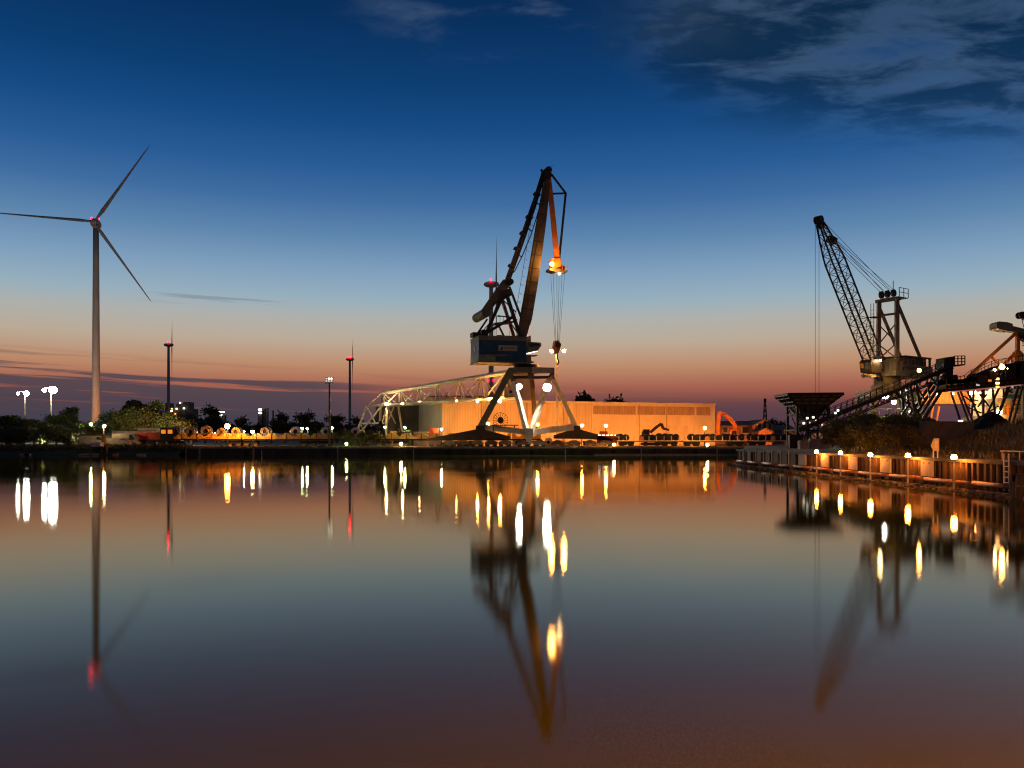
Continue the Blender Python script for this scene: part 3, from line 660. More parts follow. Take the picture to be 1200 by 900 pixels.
# counterweight lever and A-frame
b = MB()
for v in (-1.7, 1.4):
    b.prism([C(582, 338, v), C(590, 327.5, v), C(596, 327, v), C(598.5, 334, v), C(592, 342, v), C(569.5, 371, v), C(562, 367, v)], F.W*.5)
lev = b.build('counterweight_lever', 'crane_brown', cr)
b = MB(); b.lathe(C(564, 369.5, 0), F.W, [(-3.7, .3), (-3.65, .82), (3.65, .82), (3.7, .3)], 12); b.build('counterweight', 'crane_brown', cr)
b = MB(); b.lathe(C(594, 333, 0), F.W, [(-2.6, .55), (2.6, .55)], 12); b.build('lever_pivot', 'crane_dark', cr)
b = MB(); b.prism([C(586, 341, -1.8), C(597, 338, -1.8), C(600, 346, -1.8), C(588, 352, -1.8)], F.W*3.6); b.build('luffing_gear', 'crane_dark', cr)
for v, m in ((-2.1, 'crane_dark'), (2.3, 'orange_paint_and_light')):
    cb('a_frame_leg', C(589, 348, v), C(567, 396, v), .5, m, .5); cb('a_frame_leg', C(594, 346, v), C(610, 396, v), .55, m, .55)
    cb('a_frame_brace', C(569, 391, v), C(600, 372, v), .5, m, .5)
for v, m in ((-1.0, 'crane_dark'), (1.2, 'crane_brown')):
    cb('luffing_rod', C(597, 336, v), C(611, 373, v), .34, m, .34)
for (a, c, v, m, w) in (((588, 350), (603, 397), 1.6, 'orange_paint_and_light', .5), ((584, 352), (571, 392), 2.2, 'khaki', .25), ((571, 374), (558, 393), -2.0, 'crane_dark', .3), ((575, 377), (560, 395), 1.8, 'crane_dark', .15),
                        ((590, 352), (605, 366), 0, 'crane_dark', .16), ((598, 378), (610, 395), 0, 'crane_brown', .18), ((585, 383), (592, 397), 1.0, 'crane_brown', .3), ((583, 370), (600, 372), 1, 'crane_brown', .2)):
    cb('stay', C(*a, v), C(*c, v), w, m)
b = MB(); b.prism([C(580, 378, -1), C(602, 376, -1), C(602, 378, -1), C(580, 380, -1)], F.W*2.4); b.build('service_platform', 'crane_brown', cr)
for x in (582, 586, 590, 594, 598): cb('platform_post', C(x, 378, -1), C(x, 371, -1), .06, 'crane_brown')
cb('platform_rail', C(580, 371.5, -1), C(602, 370, -1), .07, 'crane_brown')
# ropes and hook block
for (x0, x1, v) in ((645, 650.5, -.3), (648, 651.5, .3), (652.5, 653, -.3), (655.5, 653.5, .3), (659, 654.5, -.2), (662, 655.5, .2)):
    cb('hoist_rope', C(x0, 317, v), C(x1, 400, v), .055, 'crane_dark', rd=True)
b = MB(); b.prism([C(650.5, 399, -.5), C(655.5, 399, -.5), C(657, 407, -.5), C(654.5, 414, -.5), C(651.5, 414, -.5), C(649, 407, -.5)], F.W*1); hk = b.build('hook_block', 'orange_paint_and_light', cr)
b = MB(); b.lathe(C(653, 404.5, 0), F.W, [(-.6, .55), (.6, .55)], 14); b.build('block_sheave', 'crane_dark', hk)
b = MB(); hp = [C(653, 414), C(653.3, 420), C(655, 424), C(653.5, 427.5), C(651, 425.5)]; b.chain(hp, [.12, .12, .13, .12, .05], 8); b.build('hook', 'crane_dark', hk)
# portal : top frame, legs, sills
tops = {'l': P(598.5, 434, 150), 'r': P(647, 434, 156), 'f': P(621, 433.5, 148.5), 'k': P(623, 435, 158.5)}
for a, c in (('l', 'f'), ('f', 'r'), ('r', 'k'), ('k', 'l')):
    cb('portal_beam', tops[a], tops[c], .9, 'khaki', .95)
    cb('portal_beam', tops[a]-Vector((0, 0, 1.25)), tops[c]-Vector((0, 0, 1.25)), .5, 'crane_dark', .45)
for k in tops: cb('portal_post', tops[k]+Vector((0, 0, .4)), tops[k]-Vector((0, 0, 1.6)), .8, 'crane_brown')
FL, FR, FC, FK = P(563, 500.5, 150), P(675, 500.5, 156), P(620, 506.5, 147.5), P(628, 503, 164)
cb('portal_leg', tops['l'], FL, 1.1, 'khaki', 1.1)
cb('portal_leg', P(602.5, 447, 149.5), FC+Vector((-.35, 0, 0)), .75, 'truss_cream', .75); cb('portal_leg', P(642, 447, 152), FC+Vector((.35, 0, 0)), .75, 'truss_cream', .75)
cb('portal_leg', tops['r']-Vector((0, 0, 1.2)), FR, .75, 'truss_cream', .75); cb('portal_leg', tops['k'], FK, .8, 'crane_brown', .8)
cb('portal_leg', tops['l']-Vector((0, 0, .8)), P(603, 448, 149.5), .6, 'crane_brown'); cb('portal_leg', tops['r']-Vector((0, 0, .8)), P(641.5, 448, 152), .6, 'crane_brown')
cb('sill_beam', FL+Vector((.6, 0, 0)), FC, .9, 'crane_white', 1.0); cb('sill_beam', FC, FR-Vector((.4, 0, 0)), .9, 'crane_white', 1.05)
b = MB(); b.box(FC-Vector((0, 0, .1)), (1.4, 1.4, 1.5)); b.box(FC-Vector((0, 0, 1.45)), (1.0, 1.0, 1.2)); b.build('leg_foot', 'crane_white', cr)
for fp in (FL, FR):
    b = MB(); b.box(fp-Vector((0, 0, .2)), (1.5, 1.4, .9)); b.build('leg_foot', 'crane_dark', cr)
def bogies(cx0, cx1, Y, n):
    for k in range(n):
        px = cx0+(cx1-cx0)*(k+.5)/n; p = PZ(px, Y, 0)
        b = MB(); b.prism([p+Vector((-1.15, -.35, 1.75)), p+Vector((1.15, -.35, 1.75)), p+Vector((1.15, -.35, 2.15)), p+Vector((.3, -.35, 2.5)), p+Vector((-.3, -.35, 2.5)), p+Vector((-1.15, -.35, 2.15))], (0, .7, 0)); bg = b.build('bogie', 'crane_brown', cr)
        b = MB(); b.box(p+Vector((rnd.uniform(-.15, .15), -.56, 1.95)), (rnd.uniform(1.5, 2.2), .08, .5)); b.build('side_plate', 'khaki' if k % 2 else 'crane_brown', bg)
        for s in (-.65, .65):
            b = MB(); b.lathe(p+Vector((s, -.48, 1.68)), (0, 1, 0), [(0, .42), (.12, .42), (.14, .36), (.3, .36)], 14); b.build('wheel', 'crane_dark', bg)
for (pts, Y) in (([(500, 514.2), (559, 503), (567, 503), (598, 511.5), (598, 514.2), (580, 514.8), (500, 516.5)], 150), ([(649, 510), (671, 503), (679, 503), (702, 509.5), (718, 515), (718, 517), (690, 514.5), (649, 514)], 156)):
    b = MB(); b.prism([P(x, y, Y-.6) for x, y in pts], (0, 1.2, 0)); b.build('equaliser_beam', 'crane_dark', cr)
bogies(502, 600, 150, 6); bogies(604, 642, 147.5, 2); bogies(644, 720, 153, 4)
b = MB()
for (x0, x1, Y) in ((480, 760, 149.5), (480, 760, 150.3), (560, 800, 147.2)): b.beam(PZ(x0, Y, ZF+.03), PZ(x1, Y, ZF+.03), .09, .10)
o = single('crane_rail', b, 'steel_dull', 'polished crane rails let into the far quay', 'rail', PZ(600, 149, ZF))
# cable reel with platform
rc_ = P(586.5, 492.5, 148.5)
b = MB(); b.lathe(rc_, (0, 1, 0), [(-.2, 1.35), (.2, 1.35), (.2, 1.28), (-.2, 1.28), (-.2, 1.35)], 28); reel = b.build('cable_reel', 'crane_dark', cr)
for k in range(16):
    a = 2*math.pi*k/16; d = Vector((math.cos(a), 0, math.sin(a))); cb('spoke', rc_+d*.3, rc_+d*1.3, .07, 'crane_dark', par=reel)
b = MB(); b.lathe(rc_, (0, 1, 0), [(-.35, .55), (.35, .55)], 18); b.build('reel_drum', 'crane_dark', reel)
b = MB(); b.box(P(592, 498.3, 148.5), (4.6, 1.4, .15)); b.build('reel_platform', 'crane_dark', cr)
for x in (578, 606): cb('reel_support', P(x if x < 600 else 603, 498.5, 148.5), P(x if x < 600 else 603, 506, 148.5), .2, 'crane_dark')
# floodlights under the portal, on the jib tip
def flood(par, p, r, kind, I, d=(0, -1, -.25), m='crane_dark'):
    d = V(d).normalized(); a = d.cross(Vector((0, 0, 1))).normalized(); c_ = a.cross(d); n = 14; vs = []
    for (t, q) in ((-1.0, .45), (-.5, 1.0), (.75, 1.22)):
        for i in range(n): vs.append(p+d*(t*r)+a*(q*r*math.cos(2*math.pi*i/n))+c_*(q*r*math.sin(2*math.pi*i/n)))
    b = MB(); b.add(vs, [(j*n+i, j*n+(i+1) % n, (j+1)*n+(i+1) % n, (j+1)*n+i) for j in range(2) for i in range(n)]+[tuple(range(n))]); h = b.build('floodlight', m, par)
    bulb(h, p, r*.85, kind, I); return h
flood(cr, P(641, 453.5, 149), .60, 'white', 2600); flood(cr, P(608.5, 452.5, 149), .42, 'white', 800)
bar('lamp_bracket', C(650, 306, -1), C(646.6, 308, -2.6), .12, 'crane_dark', cr); bulb(cr, C(646.6, 309.5, -2.6), .34, 'amber', 170, 'jib_lamp'); bulb(fj, C(655.5, 321, 0), .14, 'warm', 20)
# ---- portal truss girder and left support
def YT(px): return 153+(590-px)/160*35
def T(px, py, back=0): p = P(px, py, YT(px)+0.0); return p+Vector((back*.75, back*.66, 0))
topn = [(440, 460.3), (460, 457.5), (482, 453.8), (504, 450), (529, 445.7), (555, 441), (583, 436)]
botn = [(430, 475.7), (451, 474.3), (472, 473), (493, 471.8), (516, 470.3), (541, 468.8), (568, 467), (590, 465.8)]
BW = 3.6
def tp(name, a, c, w): return bar(name, a, c, w, 'truss_cream', cr, rnd=True)
tp('top_chord', T(440, 460.3, BW/2), T(592, 434.5, BW/2), .85)
tp('bottom_chord', T(*botn[0]), T(*botn[-1]), .5); tp('bottom_chord', T(*botn[0], BW), T(*botn[-1], BW), .5)
for i, tn in enumerate(topn):
    t_ = T(*tn, BW/2)
    for bk in (0, BW):
        tp('diagonal', t_, T(*botn[i], bk), .34)
        tp('diagonal', t_, T(*botn[i+1], bk), .34)
for i, bn in enumerate(botn[:-1]):
    tp('cross_strut', T(*bn), T(*bn, BW), .2); tp('truss_post', T(*topn[i], BW/2), T((botn[i][0]+botn[i+1][0])/2, (botn[i][1]+botn[i+1][1])/2, BW), .22)
b = MB(); b.beam(T(*botn[0], BW/2)+Vector((0, 0, .2)), T(*botn[-1], BW/2)+Vector((0, 0, .2)), 1.4, .12); wk = b.build('truss_walkway', 'crane_dark', cr)
for k in range(22): 
    t = (k+.5)/22; p = lerp(T(*botn[0], BW/2-.6), T(*botn[-1], BW/2-.6), t); cb('handrail_post', p+Vector((0, 0, .2)), p+Vector((0, 0, 1.25)), .06, 'crane_white', par=wk)
tp('support_leg', T(430, 475.7), T(417.5, 508), .55); tp('support_leg', T(430, 475.7, BW), T(428, 512, BW), .5)
tp('support_leg', T(453.5, 474.3), T(452.5, 512), .5); tp('support_leg', T(450, 474.3, BW), T(456, 512, BW), .45)
tp('support_brace', T(424.5, 496), T(453, 496), .36); tp('support_brace', T(450, 472), T(423, 506), .42); tp('support_brace', T(430, 477), T(440, 496), .3)
tp('support_brace', T(440, 476, BW), T(431, 496, BW), .3); tp('support_brace', T(438, 477, BW), T(447, 496, BW), .3); tp('support_brace', T(423, 498), T(428, 508), .3); tp('support_brace', T(449, 476, 1), T(443, 496, 1), .25); tp('support_brace', T(452, 477, 2), T(446, 492, 2), .25)
for x in (418, 428, 452, 456):
    b = MB(); p = PZ(x, YT(x)+(2.4 if x in (428, 456) else 0), ZF); b.box(p+Vector((0, 0, .55)), (1.3, 1.0, 1.1)); b.build('support_foot', 'crane_dark', cr)
for i, (x, y, k_, I) in enumerate(((454, 471.5, 'warm', 52), (473, 471.5, 'warm', 44), (493, 470, 'warm', 36), (514, 469, 'amber', 34), (536, 468, 'amber', 20), (560, 469, 'amber', 40), (573, 466.5, 'amber', 40), (586, 468.5, 'amber', 80))):
    p = T(x, y); bulb(cr, p-Vector((0, 1.6, .3)), .17 if x < 580 else .26, k_, I*1.8, 'walkway_lamp')
# ================================================================== SHED AND BUILDINGS
A_, B_ = PZ(518, 172, 0), PZ(837, 192, 0); FD = (B_-A_).normalized(); FN = Vector((FD.y, -FD.x, 0)); FLEN = (B_-A_).length
def fs_(px):
    k = (px-600)/1000; return (k*A_.y-A_.x)/(FD.x-k*FD.y)
def fq_(s, out, z): return A_+FD*s+FN*out+Vector((0, 0, z))
def fbox(b, s0, s1, o0, o1, z0, z1):
    vs = [fq_(s, o, z) for z in (z0, z1) for s, o in ((s0, o0), (s1, o0), (s1, o1), (s0, o1))]
    return b.add(vs, [(3, 2, 1, 0), (4, 5, 6, 7), (0, 1, 5, 4), (1, 2, 6, 5), (2, 3, 7, 6), (3, 0, 4, 7)])
sh = thing('warehouse', 'long cream warehouse lit orange by sodium lamps behind the crane', 'warehouse', A_+Vector((0, 0, ZF)))
ZT = 10.5
b = MB(); fbox(b, .05, FLEN-.05, -28, -.12, ZF-.05, ZT-.1); b.build('wall', 'cladding2', sh)
b = MB(); fbox(b, -.25, FLEN+.25, -28.2, .22, ZT-.1, ZT+.16); rf = b.build('roof', 'roof', sh)
b = MB(); fbox(b, -.2, FLEN+.2, .22, .36, ZT-.22, ZT+.18); b.build('gutter', 'trim', rf)
def sheet(s0, s1, z0, z1, ribs, m, name):
    b = MB(); pts = []; w = (s1-s0)/ribs
    for k in range(ribs):
        a = s0+k*w
        for f, o in ((0, 0), (.42, 0), (.5, .07), (.88, .07), (.96, 0)): pts.append((a+w*f, o))
    pts.append((s1, 0)); n = len(pts); vs = [fq_(s, o-.05, z) for z in (z0, z1) for s, o in pts]
    b.add(vs, [(i, i+1, n+i+1, n+i) for i in range(n-1)]); return b.build(name, m, sh)
s_l = fs_(694); k = 0; n_sh = 24
for i in range(n_sh):
    a = s_l*i/n_sh; c = s_l*(i+1)/n_sh
    sheet(a, c-.02, ZF, 7.55, 4, 'cladding', 'cladding_sheet'); sheet(a, c-.02, 7.59, ZT-.12, 4, 'cladding', 'cladding_sheet')
seams = [694, 746, 781, 815, 837]
ss = [fs_(p) for p in seams]; ss[-1] = FLEN
for a, c in zip(ss, ss[1:]):
    b = MB(); fbox(b, a+.15, c-.15, -.12, 0, ZF, 7.75); b.build('wall_panel', 'cladding2', sh)
    sheet(a+.25, c-.25, 8.0, 9.85, max(4, int((c-a)/.42)), 'translucent', 'skylight_sheet')
    b = MB(); fbox(b, a+.15, c-.15, -.12, .06, 7.75, 7.98); b.build('band_sill', 'trim', sh)
    b = MB(); fbox(b, a+.15, c-.15, -.12, .05, 9.87, ZT-.12); b.build('band_head', 'trim', sh)
for s in (s_l*.25, s_l*.55, s_l*.8, ss[1]+.6, ss[2]):
    b = MB(); b.tube(fq_(s, .16, ZF), fq_(s, .16, ZT-.1), .07, n=8); b.build('downpipe', 'translucent', sh)
for px, w in ((640, 4.2), (722, 4.6), (795, 4.6)):
    s = fs_(px); b = MB(); fbox(b, s-w/2, s+w/2, .03, .10, ZF, 5.6); dr = b.build('roller_door', 'cladding', sh)
    for k in range(8): b = MB(); fbox(b, s-w/2+.1, s+w/2-.1, .10, .13, ZF+.1+k*.54, ZF+.14+k*.54); b.build('door_slat', 'trim', dr)
for s in ss[:2]+ss[3:]:
    b = MB(); fbox(b, s-.15, s+.15, -.1, .10, ZF, ZT-.12); b.build('pilaster', 'trim', sh)
b = MB(); fbox(b, FLEN-1.0, FLEN-.16, -.1, .05, ZF, ZT-.12); b.build('corner_panel', 'trim', sh)
# clerestory behind, dark wing on its left
cl_ = thing('clerestory', 'raised orange lit roof section above the warehouse behind the white truss', 'roof building', PZ(545, 187, ZF))
b = MB(); p0 = PZ(500, 187, 0); b.box((p0.x+7.2, 190, 6.6), (14.4, 6, 10.7)); b.build('wall', 'cladding', cl_)
b = MB(); b.box((p0.x+7.2, 189.9, 12.05), (14.9, 6.6, .22)); b.build('roof', 'roof', cl_)
for i in range(7):
    b = MB(); b.box((p0.x+1.2+i*2.0, 186.96, 11.2), (.12, .1, 1.4)); b.build('wall_rib', 'cladding', cl_)
wg = thing('dark_hall', 'dark grey corrugated hall with faint diagonal bracing left of the orange warehouse', 'hall', PZ(486, 193, ZF))
w0, w1 = PZ(463, 193, 0).x, PZ(518.5, 193, 0).x
b = MB(); b.box(((w0+w1)/2, 200, 5.95), (w1-w0, 14, 9.4)); b.build('wall', 'far_dark', wg)
n = 10
for i in range(n):
    a = w0+2.2+(w1-w0-2.2)*i/n; c = w0+2.2+(w1-w0-2.2)*(i+1)/n; b = MB()
    for k in range(5):
        q = a+(c-a)*k/5; b.box((q+.1, 192.93, 6.9), (.2, .12, 6.9))
    b.box(((a+c)/2, 192.97, 6.9), (c-a-.03, .05, 6.9)); b.build('cladding_sheet', 'grey_clad', wg)
b = MB(); b.box(((w0+w1)/2, 199.8, 10.75), (w1-w0+.5, 14.6, .2)); b.build('roof', 'roof', wg)
b = MB(); b.box((w0-1.6, 195, 7.2), (3.0, 4, 5.6)); b.build('stair_bay', 'grey_clad', wg)
b = MB(); b.box((w0-2.0, 192.9, 7.6), (1.0, .15, 2.6)); b.build('pale_door', 'cladding', wg)
b = MB(); b.box((w0-3.2, 198, 5.8), (3.2, 5, 9.1)); b.build('side_bay', 'far_dark', wg)
for i in range(4):
    b = MB(); b.box((w0+3.6+i*1.6, 192.85, 3.1), (1.3, .12, 1.3)); b.build('window', 'glass', wg)
b = MB(); b.box((w0+1.2, 196, 11.5), (1.0, 1.0, 1.4)); b.build('roof_vent', 'orange_paint_and_light', wg)
gt = thing('grey_tower', 'pale grey sheet metal tower rising above the warehouse roof inside the crane portal', 'tower', PZ(606, 190, ZF))
g0, g1 = PZ(587, 190, 0).x, PZ(624, 190, 0).x
b = MB(); b.box(((g0+g1)/2, 193, 9.2), (g1-g0, 6, 15.9)); b.build('wall', 'grey_tower', gt)
b = MB(); b.box(((g0+g1)/2, 193, 17.25), (g1-g0+.4, 6.4, .2)); b.build('roof', 'roof', gt)
for i in range(5):
    b = MB(); b.box((g0+.8+i*1.4, 189.97, 14), (.1, .1, 6)); b.build('wall_rib', 'grey_tower', gt)
b = MB(); b.box((g0+2.2, 189.95, 13.2), (.6, .1, .6)); b.build('vent', 'glass', gt)

# red brick gabled houses behind the right hand wagons
def gable(name, px0, px1, Y, eave, ridge, label, d=14, m='brick', axis='y', win=()):
    x0, x1 = PZ(px0, Y, 0).x, PZ(px1, Y, 0).x; ze = CAM_H-(eave-515)/1000*Y; zr = CAM_H-(ridge-515)/1000*Y
    t = thing(name, label, 'house', PZ((px0+px1)/2, Y, ZF))
    if axis == 'y':
        xm = (x0+x1)/2; b = MB(); b.prism([(x0, Y, ZF-.05), (x1, Y, ZF-.05), (x1, Y, ze), (xm, Y, zr), (x0, Y, ze)], (0, d, 0)); b.build('wall', m, t)
        for s, xe in ((-1, x0), (1, x1)):
            b = MB(); dv = Vector((xe-xm, 0, ze-zr)); e = Vector((xm, 0, zr))+dv*1.08; b.prism([(xm, Y-.5, zr+.1), (e.x, Y-.5, e.z+.1), (e.x, Y-.5, e.z+.35), (xm, Y-.5, zr+.4)], (0, d+1, 0)); b.build('roof', 'redroof', t)
    else:
        b = MB(); b.box(((x0+x1)/2, Y+d/2, (ZF+ze)/2), (x1-x0, d, ze-ZF+.05)); b.build('wall', m, t)
        b = MB(); b.prism([(x0-.4, Y-.5, ze), (x0-.4, Y+d/2, zr), (x0-.4, Y+d+.5, ze), (x0-.4, Y+d+.5, ze+.3), (x0-.4, Y+d/2, zr+.3), (x0-.4, Y-.5, ze+.3)], (x1-x0+.8, 0, 0)); b.build('roof', 'redroof', t)
    for (wx, wy, ww, wh) in win:
        p = P(wx, wy, Y); b = MB(); b.box((p.x, Y-.05, p.z), (ww, .12, wh)); w_ = b.build('window', 'glass', t)
        b = MB(); b.box((p.x, Y-.13, p.z-wh/2-.1), (ww+.3, .2, .15)); b.build('sill', 'trim', w_)
        for s in (-1, 1): 
            b = MB(); b.box((p.x+s*ww*.5, Y-.13, p.z), (.15, .06, wh)); b.build('frame', 'trim', w_)
    return t
gable('brick_house', 838, 884, 236, 500, 494, 'long low brick house with sloping red roof beside the warehouse end', 12, 'brick', 'x', ((874, 503.5, 2.2, 1.8), (880, 503.5, 1.0, 1.8), (850, 504, 1.4, 1.4)))
gable('brick_house', 882, 908, 232, 500, 493, 'brick house with its gable facing the basin behind the flat wagons', 12, 'brick', 'y', ((890, 500.5, 1.0, 2.0), (896, 499.5, 1.0, 2.4), (902, 500.5, 1.0, 2.0)))
gable('brick_house', 889, 905, 226, 507, 503, 'small gabled brick porch house in front of the gable house', 4, 'brick', 'y')
gable('brick_house', 906, 932, 238, 504.5, 499, 'low brick house with red roof next to the black hopper', 12, 'brick', 'x', ((914, 507, 1.2, 1.2), (922, 507, 1.2, 1.2)))
of = thing('office_block', 'two storey office block glowing orange behind the hopper legs', 'building', PZ(975, 180, ZF))
q0, q1 = PZ(964, 180, 0).x, PZ(986, 180, 0).x
b = MB(); b.box(((q0+q1)/2, 184, 2.9), (q1-q0, 8, 3.6)); b.build('wall', 'cladding', of)
b = MB(); b.box(((q0+q1)/2, 184, 4.85), (q1-q0+.4, 8.4, .2)); b.build('roof', 'trim', of)
b = MB(); b.box(((q0+q1)/2, 179.9, 2.75), (q1-q0, .2, .35)); b.build('floor_band', 'trim', of)
for i in range(3):
    for z in (3.8, 2.0):
        b = MB(); b.box((q0+.8+i*1.25, 179.93, z), (.9, .12, .95)); b.build('window', 'glass', of)
# lattice mast
lm_ = thing('lattice_mast', 'slim dark lattice mast behind the brick houses', 'mast', PZ(896.5, 260, ZF))
zt_ = CAM_H+48*.26; mb_ = PZ(896.5, 260, 0)
cor = [(-1, -1), (1, -1), (1, 1), (-1, 1)]
for (a, c) in cor: bar('leg', mb_+Vector((a*.75, c*.75, ZF)), mb_+Vector((a*.2, c*.2, zt_-1.2)), .16, 'black_steel', lm_)
for k in range(8):
    z0 = ZF+(zt_-1.2-ZF)*k/8; z1 = ZF+(zt_-1.2-ZF)*(k+1)/8; r0 = .75-.55*k/8; r1 = .75-.55*(k+1)/8
    for q in range(4):
        a, c = cor[q], cor[(q+1) % 4]; bar('brace', mb_+Vector((a[0]*r0, a[1]*r0, z0)), mb_+Vector((c[0]*r1, c[1]*r1, z1)), .1, 'black_steel', lm_)
b = MB(); b.box(mb_+Vector((0, 0, zt_-.6)), (.7, .5, 1.2)); b.build('head', 'black_steel', lm_)
# far industrial block with lit windows, stacks, on the left skyline
fb = thing('factory_block', 'far stepped factory block with lit windows behind the left trees', 'factory', PZ(212, 480, ZF))
for (x0, x1, top) in ((203, 226, 479), (206, 218, 473), (214, 221, 471), (193, 197, 472)):
    a, c = PZ(x0, 480, 0).x, PZ(x1, 480, 0).x; z = CAM_H-(top-515)*.48; b = MB(); b.box(((a+c)/2, 484+x0*.002, (z+ZF)/2), (c-a, 8, z-ZF)); b.build('wall', 'far_dark', fb)
for (x, y, k_) in ((211, 472, 'warm'), (201.5, 479, 'sodium'), (207, 479, 'warm'), (201, 481.5, 'neon'), (215.5, 478.5, 'neon'), (205, 485, 'sodium'), (204.5, 493, 'warm'), (179, 477, 'neon')):
    p = P(x, y, 479.5); b = MB(); b.box(p, (.9, .3, .7)); b.build('lit_window', glow(k_, 6), fb)
fc = thing('chimney_group', 'far works with three short stacks and bright flood panels on the skyline', 'works', PZ(310, 470, ZF))
for (x, top, w) in ((309, 479, 3.0), (313.5, 478, 1.4), (320, 481, 1.2)):
    z = CAM_H-(top-515)*.47; b = MB(); b.tube(PZ(x, 470, ZF), PZ(x, 470, z), w/2, w/2*.85, 10); b.build('stack', 'far_dark', fc)
b = MB(); b.box(PZ(311, 474, 5.5), (9, 6, 9)); b.build('wall', 'far_dark', fc)
for (x, y) in ((304.8, 480), (305, 483.8)):
    b = MB(); b.box(P(x, y, 466), (1.6, .3, .8)); b.build('flood_panel', glow('white', 9), fc)
b = MB(); b.box(PZ(304.8, 467, 10), (2.2, 1, 17)); b.build('wall', 'far_dark', fc)
fw = thing('lit_hoarding', 'far block with two rows of bright white lamps above the orange street lamp', 'building', PZ(260, 460, ZF))
b = MB(); b.box(PZ(260, 462, 8.5), (4, 3, 14.5)); b.build('wall', 'far_dark', fw)
for (x, y) in ((258, 482.8), (261.5, 482.8), (259, 486.7)):
    b = MB(); b.box(P(x, y, 460), (1.2, .3, .7)); b.build('lamp_panel', glow('white', 9), fw)

# ================================================================== RAIL WAGONS WITH COILS
ZRAIL = ZF+.14
def wheelset(b, x, Y, r=.43):
    for s in (-.75, .75): b.lathe((x, Y+s-.06, ZRAIL+r), (0, 1, 0), [(0, r), (.06, r), (.08, r*.92), (.14, r*.92)], 14)
    b.tube((x, Y-.75, ZRAIL+r), (x, Y+.75, ZRAIL+r), .09)
b = MB()
for Y in (154.3, 155.75, 162, 163.4): b.beam((-95, Y, ZF+.08), (70, Y, ZF+.08), .08, .15)
single('railway_track', b, 'steel_dull', 'pair of railway tracks running along the far quay', 'railway', (0, 155, ZF))
PITCH = 17.43*.155
GW = 'coil wagons lined up along the quay'
def coil(x, Y, z, r, w, m, label, group, ang=90):
    t = thing('steel_coil', label, 'steel coil', (x, Y, z-r), group)
    a = R(ang); ax = Vector((math.cos(a), math.sin(a), 0)); b = MB()
    b.lathe(Vector((x, Y, z))-ax*w/2, ax, [(0, r*.42), (0, r*.62), (.03, r*.64), (0, r*.68), (.02, r*.94), (.05, r), (w-.05, r), (w-.02, r*.94), (w, r*.42), (0, r*.42)], 26); b.build('winding', m, t, True)
    b = MB(); b.lathe(Vector((x, Y, z))-ax*(w*.5), ax, [(w*.3, r*1.012), (w*.36, r*1.012)], 26); b.build('strap', 'crane_dark', t)
    return t
def saddle(x, Y, z0):
    b = MB(); h = 1.05; w = PITCH*.94
    b.prism([(x-w/2, Y-1.2, z0), (x+w/2, Y-1.2, z0), (x+w/2, Y-1.2, z0+h), (x+w*.36, Y-1.2, z0+h), (x+w*.10, Y-1.2, z0+h*.42), (x-w*.10, Y-1.2, z0+h*.42), (x-w*.36, Y-1.2, z0+h), (x-w/2, Y-1.2, z0+h)], (0, 2.4, 0))
    return b
def xw(px): return (px-600)/1000*155
idx = 0
starts = [xw(242-17.43*2)+i*(PITCH*5+.001) for i in range(5)]
for wi, xs0 in enumerate(starts):
    t = thing('coil_wagon', 'yellow saddled coil wagon '+('coupled to the dark shunting locomotive', 'standing under the orange street lamp', 'carrying a bright coil between lamp and floodlight mast', 'standing under the white truss support', 'standing in front of the dark hall')[wi], 'rail wagon', (xs0+PITCH*2, 155, ZRAIL), GW)
    xa, xb = xs0-PITCH*.5+.2, xs0+PITCH*4.5-.2
    b = MB(); b.box(((xa+xb)/2, 155, 2.55), (xb-xa, 2.3, .28)); b.build('frame', 'black_steel', t)
    for k in range(5): saddle(xs0+PITCH*k, 155, 2.7).build('saddle', 'yellow_paint', t)
    for s in (xa+1.3, xb-1.3):
        b = MB(); b.box((s, 155, 2.1), (2.6, 1.7, .45)); bo = b.build('bogie', 'black_steel', t)
        for q in (-.8, .8): 
            b = MB(); wheelset(b, s+q, 155); b.build('wheelset', 'steel_dull', bo)
    for s in (xa-.15, xb+.15):
        for q in (-.7, .7):
            b = MB(); b.lathe((s-.15, 155+q, 2.5), (1, 0, 0), [(0, .12), (.3, .12)], 10); b.build('buffer', 'black_steel', t)
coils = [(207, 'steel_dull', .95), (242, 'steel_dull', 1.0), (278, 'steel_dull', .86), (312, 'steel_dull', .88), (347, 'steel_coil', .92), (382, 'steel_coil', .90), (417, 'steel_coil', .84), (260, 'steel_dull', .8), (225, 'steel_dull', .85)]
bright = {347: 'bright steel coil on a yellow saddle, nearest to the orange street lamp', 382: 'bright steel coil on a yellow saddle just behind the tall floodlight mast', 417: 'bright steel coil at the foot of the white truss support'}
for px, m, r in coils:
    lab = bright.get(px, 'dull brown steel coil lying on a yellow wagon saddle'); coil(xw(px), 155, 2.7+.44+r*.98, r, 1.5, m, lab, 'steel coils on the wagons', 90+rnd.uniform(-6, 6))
coil(xw(605), 156, ZF+.8, .8, 1.2, 'steel_coil', 'pale steel coil on the ground beside the crane centre foot', 'coils on the ground by the crane', 100)
coil(xw(644), 157, ZF+.85, .85, 1.2, 'steel_coil', 'pale steel coil on the ground under the crane right sill beam', 'coils on the ground by the crane', 70)
